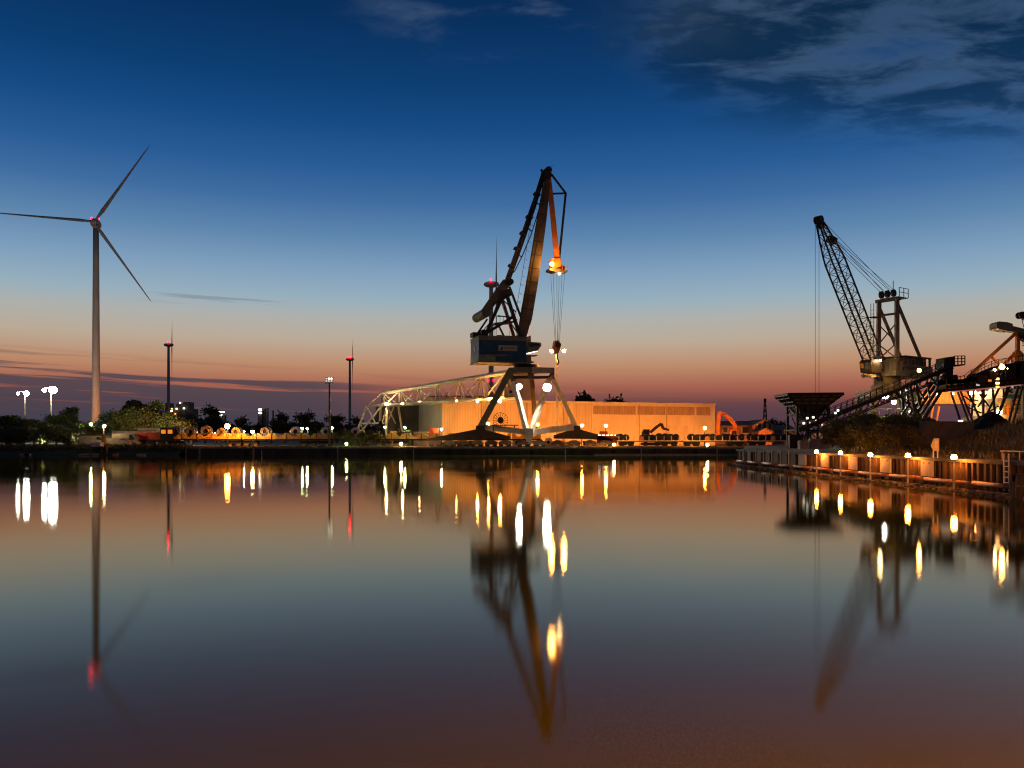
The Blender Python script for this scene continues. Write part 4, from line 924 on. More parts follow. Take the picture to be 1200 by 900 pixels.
# locomotive and trailers at the left
lo = thing('shunting_locomotive', 'dark shunting locomotive with orange cab windows at the end of the coil train', 'locomotive', (xw(184), 155, ZRAIL))
X = xw(184)
b = MB(); b.box((X, 155, 2.4), (7.6, 2.6, .4)); b.build('frame', 'black_steel', lo)
b = MB(); b.prism([(X-3.6, 153.9, 2.6), (X+1.0, 153.9, 2.6), (X+1.0, 153.9, 3.9), (X-3.2, 153.9, 3.9), (X-3.6, 153.9, 3.6)], (0, 2.2, 0)); b.build('bonnet', 'red_paint', lo)
b = MB(); b.box((X+2.3, 155, 3.6), (2.4, 2.6, 2.0)); b.build('cab', 'black_steel', lo)
b = MB(); b.box((X+2.3, 155, 4.68), (2.7, 2.8, .14)); b.build('cab_roof', 'black_steel', lo)
for s in (-.6, .6):
    b = MB(); b.box((X+2.3+s, 153.67, 4.0), (.8, .08, .7)); b.build('cab_window', glow('sodium', .8), lo)
for s in (-2.6, -.9, .9, 2.6):
    b = MB(); wheelset(b, X+s, 155, .5); b.build('wheelset', 'steel_dull', lo)
for s in (-1, 1):
    for k in range(2): bar('railing_post', (X-3.5+k*2, 153.85, 2.6), (X-3.5+k*2, 153.85, 3.5), .06, 'yellow_paint', lo)
GT = 'pale vehicles parked on the left quay'
def van(px, Y, L_, H_, label, m='coping', boxy=True):
    x = PZ(px, Y, 0).x; t = thing('parked_van', label, 'van', (x, Y, ZF), GT)
    b = MB(); 
    if boxy: b.prism([(x-L_/2, Y-1, ZF+.42), (x+L_/2, Y-1, ZF+.42), (x+L_/2, Y-1, ZF+1.1), (x+L_/2-.35, Y-1, ZF+1.25), (x+L_/2-.85, Y-1, ZF+H_), (x-L_/2, Y-1, ZF+H_)], (0, 2, 0))
    b.build('body', m, t)
    b = MB(); b.prism([(x+L_/2-.98, Y-1.02, ZF+1.3), (x+L_/2-.5, Y-1.02, ZF+1.3), (x+L_/2-.95, Y-1.02, ZF+H_-.2), (x+L_/2-1.5, Y-1.02, ZF+H_-.2), (x+L_/2-1.5, Y-1.02, ZF+1.3)], (0, .03, 0)); b.build('side_window', 'glass', t)
    for s in (-L_/2+.8, L_/2-.8):
        b = MB(); b.lathe((x+s, Y-1.02, ZF+.36), (0, 1, 0), [(0, .34), (.25, .34)], 14); w_ = b.build('wheel', 'rubber', t)
        b = MB(); b.lathe((x+s, Y-1.05, ZF+.36), (0, 1, 0), [(0, .2), (.04, .2)], 12); b.build('hub_cap', 'steel_coil', w_)
    b = MB(); b.box((x+L_/2-.05, Y-.7, ZF+.85), (.14, .3, .2)); b.build('headlight', 'glass', t)
    return t
van(111, 154, 4.6, 2.0, 'pale van parked at the foot of the big wind turbine'); van(129, 158, 4.0, 2.0, 'small white van parked beside the yellow lit cylinder')
van(139, 152, 4.4, 1.6, 'low pale car parked in front of the trailers'); van(149, 153.5, 4.6, 2.4, 'tall cream van parked next to the low pale car')
tr = thing('office_trailer', 'long pale site trailer with dark windows behind the parked vans', 'trailer', PZ(158, 162, ZF))
x = PZ(158, 162, 0).x
b = MB(); b.box((x, 162, ZF+1.75), (7.6, 2.4, 2.3)); b.build('body', 'white_paint', tr)
b = MB(); b.box((x, 162, ZF+2.97), (7.9, 2.6, .12)); b.build('roof', 'roof', tr)
for k in range(4):
    b = MB(); b.box((x-2.7+k*1.8, 160.77, ZF+2.0), (1.0, .08, .8)); b.build('window', 'glass', tr)
for s in (-2.2, 2.2):
    b = MB(); b.box((x+s, 162, ZF+.3), (.5, 2, .6)); b.build('support', 'black_steel', tr)
kt = thing('market_kiosk', 'long low pale kiosk with lit front among machinery left of the locomotive', 'kiosk', PZ(186, 165, ZF))
x = PZ(186, 165, 0).x
b = MB(); b.box((x, 166, ZF+1.7), (8, 2.6, 3.3)); b.build('body', 'white_paint', kt)
b = MB(); b.box((x, 165.8, ZF+3.45), (8.6, 3.4, .18)); b.build('roof', 'trim', kt)
for k, c_ in enumerate(('sodium', 'warm', 'neon', 'warm')):
    b = MB(); b.box((x-3+k*2, 164.66, ZF+2.1), (.7, .08, .7)); b.build('lit_window', glow(c_, 1.6), kt)
cy = thing('lit_cylinder', 'short bright yellow lit cylinder with lamp on top at the turbine foot', 'pillar lamp', PZ(121.5, 150, ZF))
p = PZ(121.5, 150, ZF)
b = MB(); b.tube(p, p+Vector((0, 0, 2.3)), .40, .40, 14); b.build('drum', 'yellow_paint', cy)
bulb(cy, P(122, 499.5, 150), .26, 'warm', 70); b = MB(); b.tube(p+Vector((0, 0, 2.3)), P(121.3, 498.5, 150), .1); b.build('stem', 'white_paint', cy)
# timber jetty with piles and small floats
jt = thing('timber_jetty', 'small dark timber jetty on piles below the yellow lit cylinder', 'jetty', PZ(121, 142, 0))
for px in (118.5, 124.5):
    for Y in (141.2, 143.6): b = MB(); b.tube(PZ(px, Y, -1), PZ(px, Y, 1.5), .26, .24, 9); b.build('pile', 'timber', jt)
x = PZ(121.5, 142.5, 0).x
for k in range(6): b = MB(); b.box((x, 141+k*.55, 1.32), (2.6, .5, .1)); b.build('plank', 'timber', jt)
b = MB(); b.box((x-1.0, 142.4, 1.75), (1.5, 1.2, .75)); b.build('hut', 'white_paint', jt)
GP = 'mooring piles at the left bank'
for px in (149, 233, 296, 151.5):
    b = MB(); b.tube(PZ(px, 142.6, -1), PZ(px, 142.6, 1.15), .3, .27, 9); single('mooring_pile', b, 'timber', 'dark round mooring pile standing in the water against the left bank', 'pile', PZ(px, 142.6, 0), GP)
GFt = 'small pale floats at the bank'
for px, w in ((30, 1.6), (33, 1.0), (100, 1.8), (112, 1.2), (136, .9), (166, 1.5)):
    p = PZ(px, 140.9, 0); b = MB(); b.box(p+Vector((0, 0, .06)), (w, .7, .22)); b.box(p+Vector((0, 0, .2)), (w*.8, .5, .08)); single('float', b, 'pale_board' if px != 136 else 'orange_paint_and_light', 'small pale float moored below the grassy left bank' if px != 136 else 'small orange float moored beside the timber jetty', 'float', p, GFt if px != 136 else None)

# flat wagons loaded with black wire rod coils, right of the crane
GF = 'flat wagons with black coils'
b = MB(); b.lathe((0, -.55, 0), (0, 1, 0), [(0, .05), (.03, .3), (0, .5), (.08, .6), (.5, .57), (1.02, .6), (1.1, .5), (1.06, .3), (1.1, .05), (0, .05)], 14); wire_me = b.mesh('wire_coil', 'wire')
YF = 150.5
for wi in range(3):
    px0 = 722+wi*76.5; xa = PZ(px0, YF, 0).x; Lw = 11.2
    t = thing('flat_wagon', 'long black flat wagon with pale stakes loaded with black wire coils', 'rail wagon', (xa+Lw/2, YF, ZRAIL), GF)
    b = MB(); b.box((xa+Lw/2, YF, 2.28), (Lw, 2.5, .22)); b.build('deck', 'black_steel', t)
    b = MB(); b.box((xa+Lw/2, YF-1.27, 2.36), (Lw, .05, .14)); b.build('side_rail', 'trim', t)
    for s in (1.8, Lw-1.8):
        b = MB(); b.box((xa+s, YF, 1.98), (2.6, 1.7, .35)); bo = b.build('bogie', 'black_steel', t)
        for q in (-.8, .8): b = MB(); wheelset(b, xa+s+q, YF); b.build('wheelset', 'black_steel', bo)
    for k in range(9):
        b = MB(); b.box((xa+.35+k*(Lw-.7)/8, YF-1.3, 2.75), (.13, .12, .95)); b.build('stake', 'white_paint' if k % 2 else 'pale_board', t)
    b = MB(); b.box((xa+Lw*.38, YF-1.36, 2.75), (.8, .04, .7)); b.build('end_plate', 'orange_paint_and_light', t)
    for k in range(11):
        xk = xa+.65+k*.99
        if wi == 0 and k in (2, 3) or (wi == 1 and k == 0): continue
        for z, dx_ in ((3.0, 0),):
            if dx_ and (z < 3.1 or k == 9): continue
            o = bpy.data.objects.new('wire_coil', wire_me); COL.objects.link(o); q_ = rnd.uniform(.86, 1.12); o.scale = (q_, 1, q_); o.location = (xk+dx_+rnd.uniform(-.08, .08), YF+rnd.uniform(-.2, .2), 2.39+.6*q_ if not dx_ else z-.06); o.rotation_euler = (rnd.uniform(-.06, .06), rnd.uniform(0, 6), rnd.uniform(-.5, .5))
            tag(o, 'black wire rod coil stacked on a flat wagon', 'wire coil', 'black coils on the flat wagons')
b = MB()
for Y in (YF-.72, YF+.72): b.beam((15, Y, ZF+.08), (60, Y, ZF+.08), .08, .15)
single('railway_track', b, 'steel_dull', 'railway track under the flat wagons with black coils', 'railway', (30, YF, ZF))

# material handlers
def handler(px, py, Y, pts, label, m, bodypx):
    t = thing('material_handler', label, 'excavator', PZ(px, Y, ZF))
    z0 = CAM_H-(py-515)/1000*Y; x = PZ(px, Y, 0).x
    b = MB(); b.box((x, Y, ZF+.5), (3.4, 2.6, .55)); b.build('chassis', 'black_steel', t)
    for s in (-1.1, 1.1):
        b = MB(); b.lathe((x+s, Y-1.5, ZF+.5), (0, 1, 0), [(0, .5), (.4, .5)], 14); b.build('wheel', 'rubber', t)
    b = MB(); b.prism([(x-1.5, Y-1.2, ZF+.9), (x+1.9, Y-1.2, ZF+.9), (x+1.9, Y-1.2, ZF+1.9), (x+.4, Y-1.2, ZF+2.2), (x-1.5, Y-1.2, ZF+2.2)], (0, 2.4, 0)); b.build('upper_body', m, t)
    b = MB(); b.prism([(x-1.7, Y-1.3, ZF+1.9), (x-.3, Y-1.3, ZF+1.9), (x-.3, Y-1.3, ZF+3.3), (x-1.4, Y-1.3, ZF+3.3), (x-1.7, Y-1.3, ZF+2.7)], (0, 1.1, 0)); cb_ = b.build('cab', m, t)
    b = MB(); b.prism([(x-1.5, Y-1.33, ZF+2.4), (x-.5, Y-1.33, ZF+2.4), (x-.5, Y-1.33, ZF+3.1), (x-1.35, Y-1.33, ZF+3.1)], (0, .03, 0)); b.build('cab_window', 'glass', cb_)
    for nm, seq in pts:
        b = MB()
        for (a, c) in zip(seq, seq[1:]): b.beam(P(a[0], a[1], Y), P(c[0], c[1], Y), a[2]*.8, a[2], c[2]*.8, c[2])
        b.build(nm, m, t)
    return t
handler(864, 508, 172, [('boom', [(862, 504, .75), (860, 496, .8), (852, 487.5, .7), (843, 483, .5)]), ('stick', [(842.5, 482.5, .7), (842, 490, .75), (841, 507, .55)]), ('cylinder', [(856, 493, .25), (850, 488.5, .2)]), ('grab', [(841, 506, .7), (841, 511, .9)])],
        'orange material handler with arched boom and hanging stick next to the warehouse end', 'orange_paint_and_light', 0)
handler(762, 510, 165, [('boom', [(762, 507, .5), (768, 501.5, .55), (775, 496.5, .5)]), ('stick', [(775, 496.5, .5), (777, 502, .5), (784, 504, .35)]), ('cylinder', [(764, 504, .18), (772, 500, .15)])],
        'dark small material handler with folded arm in front of the orange warehouse wall', 'crane_dark', 0)
# red and white containers behind truss, cable drum etc.
def container(px, py, Y, L_, H_, m, label):
    p = PZ(px, Y, ZF); t = thing('container', label, 'container', p)
    b = MB(); b.box(p+Vector((0, 0, H_/2)), (L_, 2.2, H_)); b.build('body', m, t)
    n = max(3, int(L_/.35))
    for k in range(n): b = MB(); b.box(p+Vector((-L_/2+(k+.5)*L_/n, -1.12, H_/2)), (L_/n*.5, .05, H_*.86)); b.build('corrugation', m, t)
    return t
container(509, 0, 166, 1.9, 3.6, 'red_paint', 'tall red steel cabinet in front of the dark hall')
container(466, 0, 168, 2.6, 3.0, 'orange_paint_and_light', 'orange container standing below the white truss girder')
container(478, 0, 166, 1.3, 3.2, 'leaf', 'narrow green cabinet lit by a green lamp under the truss')
container(497, 0, 170, 4.0, 2.9, 'white_paint', 'dull white container beside the red cabinet')
# stacked pallets / plates on the quay in front of the crane
GS = 'stacks of steel plate on the quay'
for px, w, h in ((655, 3.4, .5), (668, 3.0, .9), (697, 3.6, .7), (556, 3.2, .6), (524, 2.8, .8)):
    p = PZ(px, 151.5, ZF); t = thing('plate_stack', 'low stack of steel plates lying on the quay below the crane', 'steel plates', p, GS)
    n = int(h/.12)
    for k in range(n): b = MB(); b.box(p+Vector((rnd.uniform(-.1, .1), 0, .10+k*.13)), (w-rnd.uniform(0, .3), 1.6, .09)); b.build('plate', 'steel_dull', t)

# ================================================================== LAMPS ON THE FAR SHORE
def pole_lamp(px, py, Y, kind, I, label, r=.22, group=None, name='street_lamp', arm=0, gz=ZF, m='crane_dark', cat='street lamp', shade=True):
    p = P(px, py, Y); base = Vector((p.x+arm, Y+.3, gz)); t = thing(name, label, cat, base, group)
    b = MB(); b.tube(base, Vector((p.x+arm, Y+.3, p.z+.05)), .10, .06, 8); b.build('pole', m, t)
    b = MB(); b.tube(Vector((p.x+arm, Y+.3, p.z)), Vector((p.x, Y, p.z+r*1.15)), .05, .05, 6); b.build('arm', m, t)
    if shade: b = MB(); b.lathe(p+Vector((0, 0, r*.75)), (0, 0, 1), [(0, r*1.25), (r*.3, r*1.0), (r*.6, r*.2)], 12); b.build('lamp_shade', m, t)
    bulb(t, p, r, kind, I); return t
pole_lamp(266.5, 499.5, 151.5, 'sodium', 280, 'bright orange street lamp over the coil wagons left of the tall mast', .46)
pole_lamp(296, 506, 151.5, 'warm', 80, 'bright white yard lamp between the orange street lamp and the coils', .30)
GWt = 'small white yard lamps'
for px, py in ((252, 508), (256, 508), (260, 509), (286, 505.5)): pole_lamp(px, py, 160, 'neon', 18, 'small white yard lamp low beside the orange street lamp', .14, GWt)
GGn = 'greenish lamps behind the coil train'
for px, py in ((354, 502), (360, 502.3), (389.5, 501.5)): pole_lamp(px, py, 166, 'green', 40, 'small greenish lamp on a post behind the coil wagons', .2, GGn)
for px, py, lb in ((451, 500.5, 'greenish lamp beside the white truss support leg'), (474.5, 501, 'greenish lamp beside the narrow green cabinet'), (517.5, 503, 'greenish lamp at the corner of the orange warehouse')):
    pole_lamp(px, py, 164, 'green', 45, lb, .2)
for px, py, I, lb in ((572, 496.5, 110, 'yellow lamp on a post beside the crane cable reel'), (630, 497.5, 120, 'yellow lamp on a post right of the crane centre leg'), (682, 498.5, 120, 'yellow lamp on a post right of the crane right foot'),
                      (710, 499, 120, 'yellow lamp above the red box past the crane'), (826, 501.5, 110, 'yellow lamp above the flat wagons near the warehouse end')):
    pole_lamp(px, py, 160, 'sodium', I, lb, .26)
# red box lamp stand
bx_ = thing('switch_box', 'dark red switch box with white strip lights beside the flat wagons', 'switch box', PZ(711, 156, ZF))
p = PZ(711, 156, ZF); b = MB(); b.box(p+Vector((0, 0, 1.35)), (3.6, 1.2, 1.7)); b.build('body', 'red_paint', bx_)
b = MB(); b.box(p+Vector((-.6, 0, 2.55)), (1.4, 1.0, .6)); b.build('top_unit', 'red_paint', bx_)
for k in range(5): b = MB(); b.box(p+Vector((-1.4+k*.75, -.65, 2.12)), (.45, .06, .12)); b.build('strip_light', glow('neon', 5), bx_)
for s in (-1.2, 1.2): b = MB(); b.box(p+Vector((s, 0, .26)), (.3, 1, .5)); b.build('foot', 'black_steel', bx_)
for px, py, kind, I, lb in ((470, 520, 'warm', 150, 'bright white quay edge lamp below the white truss'), (406, 520.3, 'green', 26, 'small greenish quay edge lamp at the foot of the floodlight mast'),
                            (719.5, 521, 'amber', 120, 'bright amber quay edge lamp right of the crane'), (829, 521.3, 'amber', 130, 'bright amber quay edge lamp below the flat wagons')):
    p = P(px, py, YQ+.3); t = thing('quay_edge_lamp', lb, 'lamp', (p.x, p.y, ZF), 'low lamps on the far quay edge')
    b = MB(); b.tube((p.x, p.y, ZF), (p.x, p.y, p.z), .07); b.build('post', 'crane_dark', t); bulb(t, p, .20, kind, I)
    b = MB(); b.lathe(p+Vector((0, 0, .17)), (0, 0, 1), [(0, .22), (.08, .05)], 10); b.build('cap', 'crane_dark', t)
pole_lamp(106.5, 497, 166, 'green', 160, 'greenish lamp lighting the leaves at the foot of the big wind turbine', .2)
pole_lamp(122, 499, 352, 'sodium', 2300, 'assumed orange yard lamp added behind the trees to light the big wind turbine tower', .3, shade=False)  # assumed lamp, added to cast orange light up the turbine tower
pole_lamp(176, 505, 178, 'warm', 300, 'warm yard lamp between the site trailer and the tall trees', .22, shade=False)
GTF = 'added floodlights facing the trees'  # unseen lamps, added to brighten the foliage
for px, Y, z, I, k_ in ((150, 186, 4.5, 1500, 'warm'), (182, 186, 4.5, 1500, 'warm'), (212, 184, 4.5, 1100, 'amber'), (46, 152.5, 2.2, 130, 'neon'), (84, 152.5, 2.2, 130, 'neon')):
    p = PZ(px, Y, z); t = thing('added_floodlight', 'added low floodlight with its back to the basin brightening the trees', 'floodlight', PZ(px, Y, ZF), GTF)
    b = MB(); b.tube(PZ(px, Y, ZF), PZ(px, Y, z), .07); b.build('post', 'crane_dark', t); flood(t, p+Vector((0, .3, 0)), .24, k_, I, (0, 1, .25))
for px, Y, z, I, lb in ((850, 163, 2.4, 420, 'added low sodium floodlight behind the flat wagons facing the orange material handler'), (893, 216, 2.4, 900, 'added low sodium floodlight facing the gabled brick houses'), (975, 172, 2.2, 160, 'added low sodium floodlight facing the two storey office block')):  # hidden lamps added to light the handler, houses and office
    p = PZ(px, Y, z); t = thing('added_floodlight', lb, 'floodlight', PZ(px, Y, ZF))
    b = MB(); b.tube(PZ(px, Y, ZF), PZ(px, Y, z), .07); b.build('post', 'crane_dark', t); flood(t, p+Vector((0, .3, 0)), .22, 'sodium', I, (0, 1, .12))
# tall floodlight mast
p = PZ(386, 150, ZF); fm = thing('floodlight_mast', 'tall thin floodlight mast with a square lamp frame on the quay', 'mast', p)
zt_ = CAM_H+(515-449)*.15; b = MB(); b.tube(p, (p.x, p.y, zt_), .22, .13, 10); b.build('mast', 'crane_dark', fm)
b = MB(); b.box((p.x, p.y, zt_+.02), (1.5, .8, .08)); b.build('head_platform', 'crane_dark', fm)
for k in range(3):
    for j in range(2):
        c = Vector((p.x-.45+k*.45, p.y-.25, zt_+.35+j*.42)); b = MB(); b.box(c, (.36, .22, .32)); h = b.build('floodlight', 'white_paint', fm)
        b = MB(); b.box(c+Vector((0, -.13, 0)), (.28, .03, .24)); b.build('lens', glow('neon', 5 if (k, j) in ((1, 1), (2, 1)) else .7), h)
for s in (-.7, .7): bar('frame_post', (p.x+s, p.y, zt_), (p.x+s, p.y, zt_+1.0), .06, 'white_paint', fm)
bar('frame_rail', (p.x-.73, p.y, zt_+1.0), (p.x+.73, p.y, zt_+1.0), .06, 'white_paint', fm)
# twin lamp masts at the left
def twin_mast(px, py, Y, I, label, r):
    p = P(px, py, Y); base = Vector((p.x-1.3, Y, ZF)); t = thing('twin_lamp_mast', label, 'lamp mast', base)
    b = MB(); b.tube(base+Vector((0, 1.2, 0)), (base.x, Y+1.2, p.z+.6), .3, .16, 10); b.build('mast', 'crane_brown', t); bar('outrigger', (base.x, Y+1.25, p.z+.7), (base.x, Y, p.z+.7), .16, 'crane_brown', t)
    bar('crossarm', (p.x+.2, Y, p.z+.7), (p.x-10*Y/1000-.2, Y, p.z+.7), .2, 'turbine', t)
    for q, rr, ii in ((p, r, I), (P(px-10, py+.3, Y), r*.55, I*.10)):
        b = MB(); b.lathe(q+Vector((0, 0, rr*.9)), (0, 0, 1), [(0, rr*.6), (.25, rr*.2)], 12); b.build('lamp_housing', 'crane_brown', t); bulb(t, q, rr, 'cool', ii)
twin_mast(62, 457, 300, 2600, 'bigger and brighter twin lamp mast above the trees on the left bank', 1.3); twin_mast(31, 461, 330, 900, 'dimmer twin lamp mast above the trees at the end of the left bank', 1.0)
# mast with twin amber lamps behind the hook
p = PZ(652.5, 160, ZF); tm = thing('twin_lamp_post', 'tall pale post with two amber lamps behind the crane hook block', 'lamp post', p)
zt_ = CAM_H+(515-411)*.16; b = MB(); b.tube(p, (p.x, p.y, zt_), .2, .14, 10); b.build('post', 'white_paint', tm)
bar('crossarm', P(645, 410, 160), P(662, 410, 160), .14, 'white_paint', tm)
for px in (646.5, 661):
    b = MB(); q = P(px, 411.5, 160); b.lathe(q+Vector((0, 0, .28)), (0, 0, 1), [(0, .42), (.2, .25)], 12); b.build('lamp_shade', 'white_paint', tm); bulb(tm, q, .30, 'sodium', 420)
# unseen floodlights added to brighten the warehouse wall, lenses turned away from the basin
GWl = 'added warehouse wash lights'
for k in range(8):
    s = 2.5+k*8.3; p = fq_(s, 9.5, ZF); t = thing('added_wash_light', 'added low sodium floodlight box on the ground brightening the warehouse wall', 'floodlight', p, GWl)
    b = MB(); fbox(b, s-.65, s+.65, 9.42, 9.75, ZF+.2, ZF+1.05); b.build('housing', 'crane_dark', t)
    b = MB(); fbox(b, s-.5, s+.5, 9.37, 9.405, ZF+.35, ZF+.9); b.build('lens', glow('sodium', 410), t)
    for q in (-.4, .4): b = MB(); fbox(b, s+q-.05, s+q+.05, 9.5, 9.65, ZF, ZF+.2); b.build('foot', 'crane_dark', t)
# unseen street lamp added on the near shore to light the foreground water
t = thing('unseen_shore_lamp', 'unseen sodium street lamp added on the near shore behind the photographer', 'street lamp', (7.6, -3.6, .9))
b = MB(); b.tube((7.6, -3.6, .8), (7.6, -3.6, 4.3), .08, .05, 8); b.build('pole', 'crane_dark', t)
bar('arm', (7.6, -3.6, 4.3), (7.0, -1.4, 4.4), .06, 'crane_dark', t)
b = MB(); b.box((7.0, -1.2, 4.42), (.4, .5, .12)); b.build('lamp_shade', 'crane_dark', t); bulb(t, (7.0, -1.2, 4.25), .11, 'sodium', 1700)
# ================================================================== HOPPER
YH = 98
hp = thing('hopper', 'black steel loading hopper with flared ribbed funnel on a lattice frame', 'hopper', PZ(946, YH, ZR))
hx0, hx1 = PZ(928.5, YH, 0).x, PZ(964, YH, 0).x; zt_ = CAM_H+(515-463)*.098; zn = CAM_H+(515-475)*.098; hd = 3.4
def hq(fx, fy, z): return Vector((hx0+(hx1-hx0)*fx, YH-hd/2+hd*fy, z))
tx0, tx1 = PZ(916, YH, 0).x, PZ(978, YH, 0).x
top = [Vector((tx0, YH-2.6, zt_)), Vector((tx1, YH-2.6, zt_+.05)), Vector((tx1, YH+2.6, zt_+.05)), Vector((tx0, YH+2.6, zt_))]
bot = [hq(0, 0, zn), hq(1, 0, zn), hq(1, 1, zn), hq(0, 1, zn)]
for i in range(4):
    a, c, d, e = bot[i], bot[(i+1) % 4], top[(i+1) % 4], top[i]; n_ = (c-a).cross(e-a).normalized()*.05
    b = MB(); b.prism([a, c, d, e], n_); fl = b.build('funnel_plate', 'funnel', hp)
    for k in range(6):
        t = (k+.0)/5; bar('rib', lerp(a, c, t)+n_*2.2, lerp(e, d, t)+n_*2.2, .12, 'black_steel', fl)
    for t in (.03, .35, .7, .98): bar('stiffener', lerp(a, e, t)+n_*2.6, lerp(c, d, t)+n_*2.6, .16, 'black_steel', fl)
    bar('rim', e+Vector((0, 0, .04)), d+Vector((0, 0, .04)), .16, 'black_steel', hp)
low = [hq(.3, .3, zn-1.7), hq(.75, .3, zn-1.7), hq(.75, .7, zn-1.7), hq(.3, .7, zn-1.7)]
b = MB(); b.add(bot+low, [(0, 1, 5, 4), (1, 2, 6, 5), (2, 3, 7, 6), (3, 0, 4, 7), (4, 5, 6, 7)]); b.build('lower_cone', 'black_steel', hp)
for (fx, fy) in ((0, 0), (1, 0), (1, 1), (0, 1), (.33, 0)):
    bar('column', hq(fx, fy, ZR-.05), hq(fx, fy, zn+.05), .26, 'black_steel', hp)
for z in (zn-.1, zn-1.1, zn-2.9):
    for (a, c) in (((0, 0), (1, 0)), ((1, 0), (1, 1)), ((1, 1), (0, 1)), ((0, 1), (0, 0))): bar('girt', hq(*a, z), hq(*c, z), .18, 'black_steel', hp)
for (a, c, z0, z1) in (((0, 0), (.33, 0), zn-1.1, zn-2.0), ((.33, 0), (0, 0), zn-1.1, zn-2.0), ((0, 0), (.33, 0), zn-2.0, zn-2.9), ((.33, 0), (0, 0), zn-2.0, zn-2.9), ((0, 0), (.33, 0), zn-2.9, ZR+.1), ((.33, 0), (0, 0), zn-2.9, ZR+.1), ((.33, 0), (1, 0), zn-2.9, ZR+.1), ((1, 0), (.33, 0), zn-2.9, ZR+.1), ((0, 0), (.25, 0), zn-.1, zn-1.1), ((1, 0), (.75, 0), zn-.1, zn-1.1), ((1, 0), (1, 1), zn-.1, zn-2.9), ((0, 1), (0, 0), zn-.1, zn-2.9)):
    bar('brace', hq(*a, z0), hq(*c, z1), .09, 'black_steel', hp)
for k in range(6): b = MB(); b.box(hq(.34+.1*k, .1, zn-1.75-.25*(k % 3)), (.16, .1, .18)); b.build('inspection_light', glow('warm', 1.2), hp)
b = MB(); b.box(PZ(931, 96.2, ZR+.75), (1.3, .8, 1.5)); single('control_cabinet', b, 'black_steel', 'dark control cabinet at the foot of the hopper', 'cabinet', PZ(931, 96.2, ZR))
for px, w, h, lb in ((941, .9, .8, 'small pale crate beside the hopper column'), (955, 1.3, 1.0, 'larger pale concrete block under the hopper'), (966, .9, 1.0, 'pale concrete block under the conveyor foot')):
    p = PZ(px, 92, ZR); b = MB(); b.box(p+Vector((0, 0, h/2)), (w, .8, h)); b.box(p+Vector((0, 0, h+.04)), (w*.9, .7, .1)); single('block', b, 'coping', lb, 'block', p)

# ================================================================== CONVEYORS
YC = 96.5
cv_ = thing('conveyor', 'black inclined conveyor gallery rising from the hopper to the transfer head', 'conveyor', PZ(1000, YC, ZR))
cA_, cB_ = P(934, 505, YC), P(1113, 431, YC); cd = cB_-cA_
for s in (-.7, .7):
    o_ = Vector((0, s, 0)); bar('stringer', cA_+o_, cB_+o_, .18, 'black_steel', cv_, .35)
    bar('lower_chord', cA_+o_-Vector((0, 0, .9)), cB_+o_-Vector((0, 0, .9)), .14, 'black_steel', cv_)
    n = 26
    for k in range(n+1):
        t = k/n; p = cA_+cd*t+o_
        bar('rail_post', p, p+Vector((0, 0, 1.0)), .06, 'black_steel', cv_)
        if k < n: bar('web', p-Vector((0, 0, .9 if k % 2 else 0)), cA_+cd*((k+1)/n)+o_-Vector((0, 0, 0 if k % 2 else .9)), .09, 'black_steel', cv_)
    for h in (.5, 1.0): bar('handrail', cA_+o_+Vector((0, 0, h)), cB_+o_+Vector((0, 0, h)), .06, 'black_steel', cv_)
b = MB(); b.beam(cA_+Vector((0, 0, .22)), cB_+Vector((0, 0, .22)), 1.0, .06); b.build('belt', 'rubber', cv_)
for k in range(30):
    p = cA_+cd*((k+.5)/30)+Vector((0, 0, .12)); bar('idler', p-Vector((0, .55, 0)), p+Vector((0, .55, 0)), .14, 'khaki', cv_, rnd=True)
for px in (947, 968, 1000):
    t = (px-934)/179; p = cA_+cd*t
    for s in (-.7, .7): bar('support_leg', Vector((p.x, p.y+s, ZR)), p+Vector((0, s, -.9)), .2, 'black_steel', cv_)
    bar('support_brace', Vector((p.x, p.y-.7, ZR+.3)), p+Vector((0, .7, -.95)), .1, 'black_steel', cv_)
for k, px in enumerate((942, 946, 953, 982, 979)):
    p = P(px, (496, 490, 489, 481, 484)[k], YC-1); b = MB(); b.box(p, (.22, .1, .22)); b.build('inspection_light', glow('neon', 2.5), cv_)
flood(cv_, P(1077, 434, YC-1.2), .20, 'amber', 35, (-.3, -1, -.2), 'black_steel')
# transfer head on its trestle
th = thing('transfer_head', 'black conveyor transfer head with caged platform on a braced trestle', 'transfer tower', PZ(1112, YC, ZR))
p0 = P(1108, 418, YC); p1 = P(1119, 450, YC)
b = MB(); b.prism([P(1107, 419, YC-1), P(1119, 417.3, YC-1), P(1119.5, 428, YC-1), P(1112, 432, YC-1), P(1106, 432, YC-1)], (0, 2, 0)); b.build('drive_housing', 'black_steel', th)
b = MB(); b.prism([P(1111, 431, YC-.7), P(1117, 429, YC-.7), P(1117, 441, YC-.7), P(1112, 441, YC-.7)], (0, 1.4, 0)); b.build('chute', 'black_steel', th)
b = MB(); b.prism([P(1105, 440, YC-1), P(1122, 439, YC-1), P(1123, 446, YC-1), P(1105, 448, YC-1)], (0, 2, 0)); b.build('feed_box', 'black_steel', th)
b = MB(); b.prism([P(1117, 427.5, YC-1), P(1131, 426.5, YC-1), P(1131, 428, YC-1), P(1117, 429, YC-1)], (0, 2, 0)); b.build('platform', 'black_steel', th)
for px in (1118.5, 1122.5, 1127, 1130.7):
    bar('cage_post', P(px, 427, YC-1), P(px, 417.3, YC-1), .09, 'black_steel', th)
for py in (417.3, 420.5, 424): bar('cage_rail', P(1118, py, YC-1), P(1131, py-.3, YC-1), .09, 'black_steel', th)
